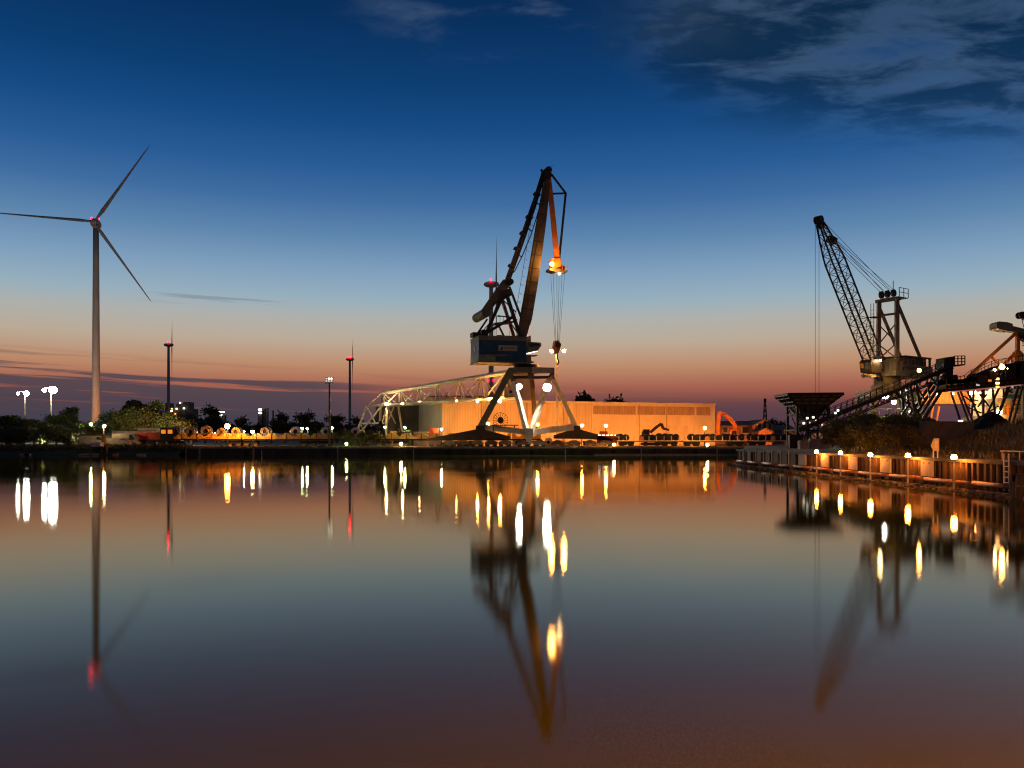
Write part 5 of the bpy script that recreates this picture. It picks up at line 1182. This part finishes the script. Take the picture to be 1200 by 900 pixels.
for k, (a, c, w) in enumerate((((1108, 434), (1072, 486), .28), ((1105, 446), (1075, 492), .28), ((1061, 452), (1066, 490), .26), ((1068, 450), (1071, 476), .24), ((1070, 448), (1083, 470), .18), ((1066, 472), (1052, 490), .2), ((1085, 446), (1089, 470), .18), ((1048, 458), (1070, 482), .16), ((1071, 478), (1082, 496), .24), ((1090, 442), (1101, 462), .16), ((1062, 470), (1072, 452), .12), ((1056, 468), (1072, 470), .12))):
    for s in (-1.1, 1.1) if k < 4 else (-.2,):
        bar('trestle_leg' if w > .2 else 'trestle_brace', P(*a, YC)+Vector((0, s, 0)), P(*c, YC)+Vector((0, s*1.3, 0)), w, 'black_steel', th)
for (x, y) in ((1072, 488), (1078, 495), (1066, 490), (1053, 490)):
    p = P(x, y, YC); bar('trestle_foot', p, Vector((p.x, p.y, ZR-.05)), .3, 'black_steel', th)
# second, horizontal conveyor bridge
YD = 93
GDL = []
c2_ = thing('conveyor_bridge', 'long black lattice conveyor bridge on splayed trestles above the tall coal heap', 'conveyor', PZ(1155, YD, ZR))
xs_ = [1104+i*8 for i in range(17)]
def ybot(px): return 458-(px-1104)*.10
def ytop(px): return 448-(px-1104)*.02 if px < 1130 else 447.5-(px-1130)*.42 if px < 1172 else 429.9-(px-1172)*.16
for s in (-1.0, 1.0):
    o_ = Vector((0, s, 0))
    bar('bottom_chord', P(xs_[0], ybot(xs_[0]), YD)+o_, P(xs_[-1], ybot(xs_[-1]), YD)+o_, .22, 'black_steel', c2_, .3)
    mid = lambda x: ybot(x)-9
    bar('mid_chord', P(xs_[0], mid(xs_[0]), YD)+o_, P(xs_[-1], mid(xs_[-1]), YD)+o_, .2, 'black_steel', c2_, .4)
    for a, c in zip(xs_, xs_[1:]):
        bar('top_chord', P(a, ytop(a), YD)+o_, P(c, ytop(c), YD)+o_, .2, 'black_steel', c2_, .4)
        bar('web', P(a, ybot(a), YD)+o_, P(c, mid(c), YD)+o_, .12, 'black_steel', c2_); bar('web', P(a, ybot(a), YD)+o_, P(a, min(ytop(a), mid(a)), YD)+o_, .12, 'black_steel', c2_)
        bar('handrail', P(a, ytop(a)-9 if a > 1140 else ytop(a)-6, YD)+o_, P(c, ytop(c)-9 if c > 1140 else ytop(c)-6, YD)+o_, .05, 'black_steel', c2_)
        bar('rail_post', P(a, ytop(a), YD)+o_, P(a, ytop(a)-9 if a > 1140 else ytop(a)-6, YD)+o_, .05, 'black_steel', c2_)
        if a > 1150: bar('web', P(a, ytop(a), YD)+o_, P(c, mid(c), YD)+o_, .14, 'black_steel', c2_)
b = MB(); b.beam(P(1104, ybot(1104)-4, YD), P(1232, ybot(1232)-4, YD), 1.6, .35); b.build('belt_deck', 'black_steel', c2_)
b = MB(); b.beam(P(1140, 441, YD), P(1232, 424, YD), 1.5, .5); b.build('upper_belt_deck', 'black_steel', c2_)
for k in range(14):
    px = 1108+k*9; p = P(px, ybot(px)-5.5, YD); bar('idler', p-Vector((0, .8, 0)), p+Vector((0, .8, 0)), .22, 'khaki', c2_, rnd=True)
for (px, w, h) in ((1150, .9, 1.0), (1186, 1.6, 1.3), (1163, .7, .9), (1196, 1.2, 1.6)):
    p = P(px, ytop(px)+6, YD-1.1); b = MB(); b.box(p, (w, .4, h)); b.build('drive_unit', 'black_steel', c2_)
for (a, c) in (((1120, 459), (1141, 492)), ((1128, 459), (1152, 487)), ((1147, 457), (1143.5, 492)), ((1157, 456), (1161, 487)), ((1177, 454), (1150, 488)), ((1187, 453), (1168, 486)), ((1205, 452), (1190, 488))):
    for s in (-1.0, 1.0): q = P(*c, YD)+Vector((0, s*1.4, 0)); bar('trestle_leg', P(*a, YD)+Vector((0, s, 0)), Vector((q.x+(q.x-P(*a, YD).x)*.15, q.y, ZR-.05)) , .17, 'black_steel', c2_)
for (a, c) in (((1148, 462), (1159, 476)), ((1156, 462), (1146, 477)), ((1130, 464), (1144, 475)), ((1133, 477), (1150, 484)), ((1160, 482), (1170, 476)), ((1175, 465), (1186, 456)), ((1176, 455), (1176, 466)), ((1126, 459), (1129, 470))):
    bar('trestle_brace', P(*a, YD), P(*c, YD), .13, 'black_steel', c2_)
for (px, py, r, k_, I) in ((1083, 462, .16, 'amber', 40), (1099, 462.5, .18, 'warm', 40), (1116, 461.5, .2, 'warm', 50), (1138, 460.5, .22, 'warm', 50), (1143, 459.8, .18, 'amber', 40), (1161.5, 459, .28, 'warm', 60)):
    GDL.append((px, py, r, k_, I))
for (px, py, k_, s) in ((1169, 444, 'amber', 5), (1169, 449, 'warm', 7), (1169, 453.5, 'sodium', 5), (1154, 442, 'sodium', .8), (1160, 446, 'sodium', .8), (1146, 451, 'neon', .5), (1183, 432, 'sodium', .7)):
    b = MB(); b.box(P(px, py, YD-1.15), (.35, .05, .22)); b.build('lit_opening', glow(k_, s), c2_)
flood(c2_, P(1174, 430, YD-1.3), .24, 'amber', 70, (-.4, -1, -.2), 'black_steel')
for px in (1166, 1180): bulb(c2_, P(px, 433.5 if px < 1170 else 432, YD-1.2), .12, 'warm', 8, 'bridge_lamp')
# orange girder of a far loading bridge
gd = thing('loading_bridge', 'long orange girder of a loading bridge behind the black conveyors', 'bridge crane', PZ(1130, 125, ZR))
ga, gb = PZ(1068, 125, 0).x, PZ(1172, 125, 0).x
b = MB(); b.box(((ga+gb)/2, 126, CAM_H+(515-466.5)*.125), (gb-ga, 1.6, 1.65)); b.build('girder', 'orange_paint_and_light', gd)
b = MB(); b.box(((ga+gb)/2, 125.9, CAM_H+(515-459.6)*.125), (gb-ga+.3, 2.0, .12)); b.build('girder_flange', 'orange_paint_and_light', gd)
for k in range(8): b = MB(); b.box((ga+.8+k*(gb-ga-1.6)/7, 125.15, CAM_H+(515-466.5)*.125), (.12, .1, 1.5)); b.build('stiffener', 'orange_paint_and_light', gd)
for px in (1101, 1094): bar('leg', P(px, 473, 126.2), PZ(px-9, 126.2, ZR-.05), .22, 'orange_paint_and_light', gd, .25)
bar('leg', P(1170, 473, 126.2), PZ(1171, 126.2, ZR-.05), .5, 'orange_paint_and_light', gd, .5)
bar('top_girder', P(1125, 446.5, 126), P(1165, 443, 126), .6, 'orange_paint_and_light', gd, .7)
for (px, y, r_, k_, I) in GDL:
    bulb(gd, P(px, y, 121.5), r_, k_, I, 'girder_lamp'); bar('lamp_bracket', P(px, y-1, 121.5), P(px, y-3, 125.2), .08, 'crane_dark', gd)

# ================================================================== LATTICE JIB CRANE
G = Frame((PZ(1040, 106, 0).x, 106, ZR), R(215)); D = G.C
kc = thing('lattice_crane', 'khaki slewing crane with lattice jib and A-frame tower behind the conveyor', 'crane', (G.O.x, G.O.y, ZR))
def kb(name, p0, p1, w, m='khaki', h=None, par=None, rd=False): return bar(name, p0, p1, w, m, par or kc, h, rd)
jb0, jb1 = D(1033, 446), D(961, 262); jd = (jb1-jb0); nrm = Vector((-jd.normalized().z*0, 0, 0)); 
inpl = jd.normalized().cross(G.W).normalized()
def jc(t, a, c):
    wv = .2+.66*min(1, t/.12, (1-t)/.26+.18) ; wi_ = .16+.56*min(1, t/.10, (1-t)/.26+.22)
    return jb0+jd*t+G.W*(a*wv)+inpl*(c*wi_)
ts = [0, .06, .12]+[.12+.76*i/14 for i in range(1, 15)]+[.94, 1.0]
for (a, c) in ((-1, -1), (1, -1), (1, 1), (-1, 1)):
    b = MB()
    for t0, t1 in zip(ts, ts[1:]): b.beam(jc(t0, a, c), jc(t1, a, c), .15, .15)
    b.build('jib_chord', 'crane_dark', kc)
for i, (t0, t1) in enumerate(zip(ts, ts[1:])):
    for (a, c, a2, c2) in ((-1, -1, 1, -1), (1, -1, 1, 1), (1, 1, -1, 1), (-1, 1, -1, -1)):
        kb('jib_lacing', jc(t0, a, c), jc(t0, a2, c2), .06, 'crane_dark')
        if i % 2: a, c, a2, c2 = a2, c2, a, c
        kb('jib_lacing', jc(t0, a, c), jc(t1, a2, c2), .06, 'crane_brown')
tip = jb1+jd.normalized()*.45
for v in (-.28, 0, .28):
    b = MB(); b.lathe(tip+G.W*v, G.W, [(-.1, .3), (-.1, .48), (-.04, .42), (.04, .42), (.1, .48), (.1, .3)], 18); b.build('tip_sheave', 'crane_dark', kc)
b = MB(); b.beam(jb1-jd.normalized()*.6, tip+jd.normalized()*.1, .6, .45); b.build('jib_head', 'crane_dark', kc)
mp_ = jb0+jd*.85+inpl*(-1.0 if inpl.z < 0 else 1.0)
b = MB(); b.beam(jb0+jd*.90+inpl*(.5 if inpl.z > 0 else -.5), jb0+jd*.86+inpl*(1.3 if inpl.z > 0 else -1.3), .7, .7); b.build('pendant_bracket', 'crane_dark', kc)
# A-frame tower
ztop = D(1035, 346).z
for v in (-1.25, 1.25):
    foot = G.q(0, v, 12.2); head = G.q(-.1, v*.95, ztop-.5)
    kb('a_frame_column', foot, head, .48, 'crane_brown', .44)
    kb('a_frame_backstay', G.q(-.2, v, ztop-1.2), G.q(-5.2, v, 13.0), .28, 'crane_brown', .32)
kb('a_frame_head', G.q(-.1, -1.6, ztop-.5), G.q(-.1, 1.6, ztop-.5), .4, 'crane_brown', .4); kb('a_frame_tie', G.q(-.1, -1.3, ztop-2.3), G.q(-.1, 1.3, ztop-2.3), .25, 'crane_brown')
for v0, v1, z0, z1 in ((-1.2, 1.2, 14.5, 17), (1.2, -1.2, 14.5, 17), (-1.2, 1.2, 12.6, 14.5), (1.2, -1.2, 12.6, 14.5)): kb('a_frame_brace', G.q(0, v0, z0), G.q(0, v1, z1), .12, 'crane_brown')
for v in (-.8, 0, .8):
    b = MB(); b.lathe(G.q(0, v, ztop+.25), G.W, [(-.14, .46), (.14, .46)], 16); b.build('head_sheave', 'crane_dark', kc)
b = MB(); G.box(b, -2.6, -.4, -1.2, 1.2, ztop-.25, ztop-.15); pf = b.build('head_platform', 'crane_dark', kc)
for u in (-2.6, -1.6, -.6):
    kb('railing_post', G.q(u, 1.2, ztop-.15), G.q(u, 1.2, ztop+.95), .07, 'crane_dark', par=pf)
for h in (.4, .95): kb('railing', G.q(-2.6, 1.2, ztop+h), G.q(-.6, 1.2, ztop+h), .06, 'crane_dark', par=pf)
kb('antenna', G.q(-.6, .4, ztop+.8), G.q(-.6, .4, ztop+1.9), .07, 'crane_dark')
kb('side_platform', G.q(.3, -1.2, ztop-2.6), G.q(1.6, -1.2, ztop-2.6), .8, 'crane_dark', .1)
for v in (-1.35, -1.75): kb('ladder_rail', G.q(.8, v, 12), G.q(.8, v, ztop-.8), .06, 'crane_dark')
for k in range(14): kb('ladder_rung', G.q(.8, -1.75, 12.3+k*.5), G.q(.8, -1.35, 12.3+k*.5), .05, 'crane_dark')
# ropes
for v, t in ((-.9, .86), (-.3, .86), (.3, .86), (.9, .86), (.5, 1.0), (-.5, 1.0)):
    kb('luffing_rope', G.q(.1, v, ztop+.6), jb0+jd*t+inpl*(1.2 if inpl.z > 0 else -1.2)*(1 if t < 1 else .3)+G.W*v*.5, .055, 'crane_dark', rd=True)
for v in (-.25, .25):
    q = tip+G.W*v+Vector((jd.normalized().x*.5, jd.normalized().y*.5, 0)); kb('hoist_rope', q, Vector((q.x, q.y, zt_ if False else 7.9)), .05, 'crane_dark', rd=True)
# machine deck
b = MB(); G.box(b, -6.2, 1.8, -2.2, 2.2, 10.35, 10.95); dk = b.build('machine_deck', 'khaki', kc)
b = MB(); G.box(b, -6.3, 1.0, 2.2, 2.3, 10.9, 11.75); sgb = b.build('name_board', 'khaki', dk)
text('WESERPORT', .62, 'ink', sgb, G.q(.0, 2.32, 11.15), -G.U, (0, 0, 1)); b = MB(); b.prism([G.q(.75, 2.32, 11.1), G.q(.2, 2.32, 11.1), G.q(.2, 2.32, 11.65)], G.W*.02); b.build('emblem', 'ink', sgb)
b = MB(); G.box(b, -6.0, -.6, -1.9, 1.6, 10.95, 12.7); mh = b.build('machine_house', 'khaki', kc)
b = MB(); G.box(b, -6.4, -.5, -2.1, 2.1, 12.72, 12.92); b.build('roof', 'crane_dark', mh)
for u in (-6.2, -4.4, -2.6, -.8): kb('house_post', G.q(u, 1.95, 10.95), G.q(u, 1.95, 12.75), .22, 'crane_dark', par=mh)
for u in (-5.3, -3.4): b = MB(); G.box(b, u-.5, u+.5, 1.6, 1.66, 11.7, 12.4); b.build('window', 'glass', mh)
b = MB(); G.box(b, -1.6, -1.0, 1.66, 1.75, 11.8, 12.5); b.build('control_panel', 'white_paint', mh)
b = MB(); b.lathe(G.q(0, .9, 10.95), (0, 0, 1), [(0, .5), (1.5, .5)], 12); b.build('winch_cover', 'khaki', kc)
# cab
b = MB(); ca = [D(1007, 425, .2), D(1009, 422, .2), D(1019, 422.5, .2), D(1020, 437.5, .2), D(1008.5, 437, .2)]; b.prism(ca, G.W*1.5); cab2 = b.build('operator_cab', 'crane_dark', kc)
b = MB(); b.prism([D(1007.8, 426, 1.72), D(1011.5, 426, 1.72), D(1012, 431.5, 1.72), D(1008.5, 431.5, 1.72)], G.W*.04); b.build('cab_window', glow('sodium', .25), cab2)
b = MB(); b.prism([D(1013, 425, 1.72), D(1018.5, 425, 1.72), D(1018.5, 433, 1.72), D(1013, 433, 1.72)], G.W*.04); b.build('cab_window', 'glass', cab2)
b = MB(); b.prism([D(1009, 439, .3), D(1016, 439.5, .3), D(1016, 443, .3), D(1010, 443, .3)], G.W*1.2); b.build('cab_step_box', 'white_paint', kc)
kb('cab_bracket', D(1012, 438.5, .9), D(1030, 440, .9), .25)
# pedestal and portal
b = MB(); b.lathe((G.O.x, G.O.y, 8.6), (0, 0, 1), [(0, 1.9), (.7, 1.9), (.75, 1.6), (1.76, 1.6)], 20); b.build('slewing_ring', 'khaki', kc, True)
b = MB(); b.box((G.O.x, G.O.y, 8.2), (6.0, 5.2, .8)); b.build('portal_top', 'khaki', kc)
for sx_ in (-1, 1):
    for sy_ in (-1, 1): kb('portal_leg', (G.O.x+sx_*2.6, G.O.y+sy_*2.2, 7.9), (G.O.x+sx_*3.3, G.O.y+sy_*2.6, ZR-.05), .7, 'khaki', .7)
    kb('portal_tie', (G.O.x+sx_*3.1, G.O.y-2.5, 3.4), (G.O.x+sx_*3.1, G.O.y+2.5, 3.4), .3)
kb('portal_tie', (G.O.x-3.1, G.O.y-2.4, 5.2), (G.O.x+3.1, G.O.y-2.4, 5.2), .35, 'white_paint')
for k in range(5): kb('stair_post', (G.O.x-2.4+k*1.0, G.O.y-3.2, 5.2), (G.O.x-2.4+k*1.0, G.O.y-3.2, 6.3), .07, 'white_paint')
kb('stair_rail', (G.O.x-2.6, G.O.y-3.2, 6.3), (G.O.x+2.0, G.O.y-3.2, 6.3), .07, 'white_paint'); kb('stair_deck', (G.O.x-2.6, G.O.y-3.1, 5.15), (G.O.x+2.0, G.O.y-3.1, 5.15), 1.2, 'crane_dark', .1)
flood(kc, P(1036, 463, 101.5), .36, 'white', 300); flood(kc, P(1047, 471, 102), .24, 'warm', 70); bar('lamp_arm', G.q(-.6, 1.9, 12.6), D(1036, 419, 4.2), .08, 'crane_dark', kc); flood(kc, D(1036, 420, 4.2), .2, 'amber', 120, (.1, .35, -.5))
bulb(kc, D(1031.5, 422.5, 2.0), .12, 'warm', 14, 'deck_lamp')
for px, py, lb in ((1067, 482.5, 'green lit lamp post below the conveyor trestle'), (916+60.5, 497.5, 'greenish lamp post right of the hopper')): pole_lamp(px, py, 100, 'green', 26, lb, .16, gz=ZR)
pole_lamp(1075, 478, 104, 'white', 24, 'small white lamp on a post beside the conveyor trestle', .14, gz=ZR)
pole_lamp(988, 500, 150, 'cool', 20, 'cool white lamp on a post beside the orange office block', .18, gz=ZF)
pole_lamp(968, 511, 150, 'white', 20, 'low white lamp on a post in front of the orange office block', .2, gz=ZF)
pole_lamp(1125.5, 494.5, 86, 'sodium', 90, 'orange lamp on a post between the two coal heaps', .2, gz=ZR)
# small white and green machine houses under the crane
pl = thing('plant_house', 'pale pump house with pipes glowing under the lattice crane portal', 'building', PZ(1020, 104, ZR))
p = PZ(1020, 104, ZR); b = MB(); b.box(p+Vector((0, 0, 1.9)), (4.2, 3, 3.8)); b.build('wall', 'white_paint', pl); b = MB(); b.box(p+Vector((0, 0, 3.87)), (4.6, 3.4, .14)); b.build('roof', 'crane_dark', pl)
for k in range(3): b = MB(); b.box(p+Vector((-1.3+k*1.3, -1.53, 2.5)), (.8, .08, .8)); b.build('window', 'glass', pl)
for k in range(3): b = MB(); b.chain([p+Vector((-1.5+k*1.1, -1.8, 0)), p+Vector((-1.5+k*1.1, -1.8, 3.2)), p+Vector((-1.0+k*1.1, -1.8, 3.6)), p+Vector((-.5+k*1.1, -1.8, 3.2))], [.12]*4, 8); b.build('pipe', 'coping', pl)
p = PZ(1058, 103, ZR); t = thing('tank', 'green and yellow tank beside the pale pump house', 'tank', p); b = MB(); b.lathe(p, (0, 0, 1), [(0, 1.1), (2.4, 1.1), (2.9, .3)], 18); b.build('shell', 'crane_teal', t, True); b = MB(); b.lathe(p+Vector((0, 0, 1.1)), (0, 0, 1), [(0, 1.14), (.25, 1.14)], 18); b.build('band', 'yellow_paint', t)

# ================================================================== SHIP AND COUNTERWEIGHT CRANE AT THE RIGHT
sp = thing('ship', 'white ship superstructure with a blue band moored behind the coal heaps', 'ship', PZ(1190, 116, 0))
def sbox(x0, x1, y0, y1, Y, d, m, nm, par=None):
    a, c = P(x0, y1, Y), P(x1, y0, Y); b = MB(); b.box(((a.x+c.x)/2, Y+d/2, (a.z+c.z)/2), (c.x-a.x, d, c.z-a.z)); return b.build(nm, m, par or sp)
dh = sbox(1176, 1245, 456, 466, 116, 9, 'white_paint', 'bridge_deck'); sbox(1178, 1245, 462.5, 467, 115.94, .1, 'navy', 'blue_band', dh); sbox(1188, 1246, 452.5, 455.8, 116.3, 7, 'navy', 'funnel_deck', dh)
for k in range(9): sbox(1184+k*6, 1187.5+k*6, 458.6, 460.6, 115.93, .1, 'glass', 'window', dh)
lower = sbox(1174, 1245, 467.2, 486, 117, 8, 'white_paint', 'deckhouse'); sbox(1186, 1246, 468.3, 470, 116.93, .1, 'orange_paint_and_light', 'band', lower)
sbox(1170, 1185.5, 466.5, 474, 116.5, 5, 'coping', 'side_house', lower); sbox(1180, 1184, 474.5, 486, 116.8, .4, 'orange_paint_and_light', 'pillar', lower)
sbox(1190, 1197, 475.5, 485, 116.9, .3, 'coping', 'door', lower); sbox(1189, 1204, 473.5, 474.8, 116.6, 1, 'crane_dark', 'awning', lower); sbox(1176, 1180, 475, 486, 116.95, .1, 'crane_brown', 'recess', lower)
sbox(1172, 1250, 486.2, 502, 115.5, 10, 'coping', 'hull')
for k in range(5): b = MB(); q = P(1178+k*5, 486, 115.6); b.tube(q, q+Vector((0, 0, .9)), .05); b.build('railing_post', 'crane_dark', sp)
bar('railing', P(1176, 478.5, 115.6), P(1206, 478.5, 115.6), .06, 'crane_dark', sp)
bulb(sp, P(1171, 483, 115), .35, 'amber', 70, 'deck_lamp')
YK = 104
ck = thing('counterweight_crane', 'crane with a long khaki counterweight arm and orange stays above the ship', 'crane', PZ(1195, YK, ZR))
b = MB(); b.prism([P(1168, 378.5, YK-.8), P(1171, 376.6, YK-.8), P(1181, 377.5, YK-.8), P(1187, 379.5, YK-.8), P(1187, 388, YK-.8), P(1180, 387.5, YK-.8), P(1168, 385, YK-.8)], (0, 1.6, 0)); b.build('counterweight', 'khaki', ck)
b = MB(); b.prism([P(1187, 382, YK-.6), P(1200, 385, YK-.6), P(1235, 394, YK-.6), P(1235, 404, YK-.6), P(1200, 391, YK-.6), P(1187, 388, YK-.6)], (0, 1.2, 0)); b.build('lever_arm', 'khaki', ck)
b = MB(); b.beam(P(1196, 369, YK), P(1215, 382, YK), .5, .5); b.build('top_jib', 'crane_dark', ck)
for s in (-.3, .3): b = MB(); b.lathe(P(1196, 369.5, YK)+Vector((0, s, 0)), (0, 1, 0), [(-.1, .42), (.1, .42)], 14); b.build('sheave', 'crane_dark', ck)
bar('rope', P(1197, 372, YK), P(1200, 384, YK), .06, 'crane_dark', ck)
for (a, c, w) in (((1192, 389, 0), (1134, 442, 0), .32), ((1192.5, 390, 0), (1192.5, 412, 0), .4), ((1160.5, 417, 0), (1173, 429, 0), .22), ((1192, 411, 0), (1168, 436, 0), .3), ((1192, 412, 0), (1192, 425, 0), .7), ((1193, 411, 0), (1215, 432, 0), .3)):
    bar('stay', P(a[0], a[1], YK), P(c[0], c[1], YK), w, 'orange_paint_and_light', ck)
b = MB(); b.prism([P(1193, 391, YK-.5), P(1210, 396, YK-.5), P(1210, 402, YK-.5), P(1196, 396, YK-.5)], (0, 1, 0)); b.build('pivot_block', 'crane_dark', ck)
for k in range(4): bar('cage_rail', P(1198, 399+k*2, YK), P(1206, 399+k*2, YK), .08, 'crane_dark', ck)
b = MB(); b.box(P(1215, 428, YK), (4.5, 3, 2.4)); b.build('machine_house', 'khaki', ck)
for px in (1200, 1228):
    bar('tower_leg', P(px, 432, YK), PZ(px, YK, ZR-.05), .5, 'khaki', ck)
bulb(ck, P(1174, 427.5, YK-1.2), .1, 'amber', 5, 'stay_lamp')
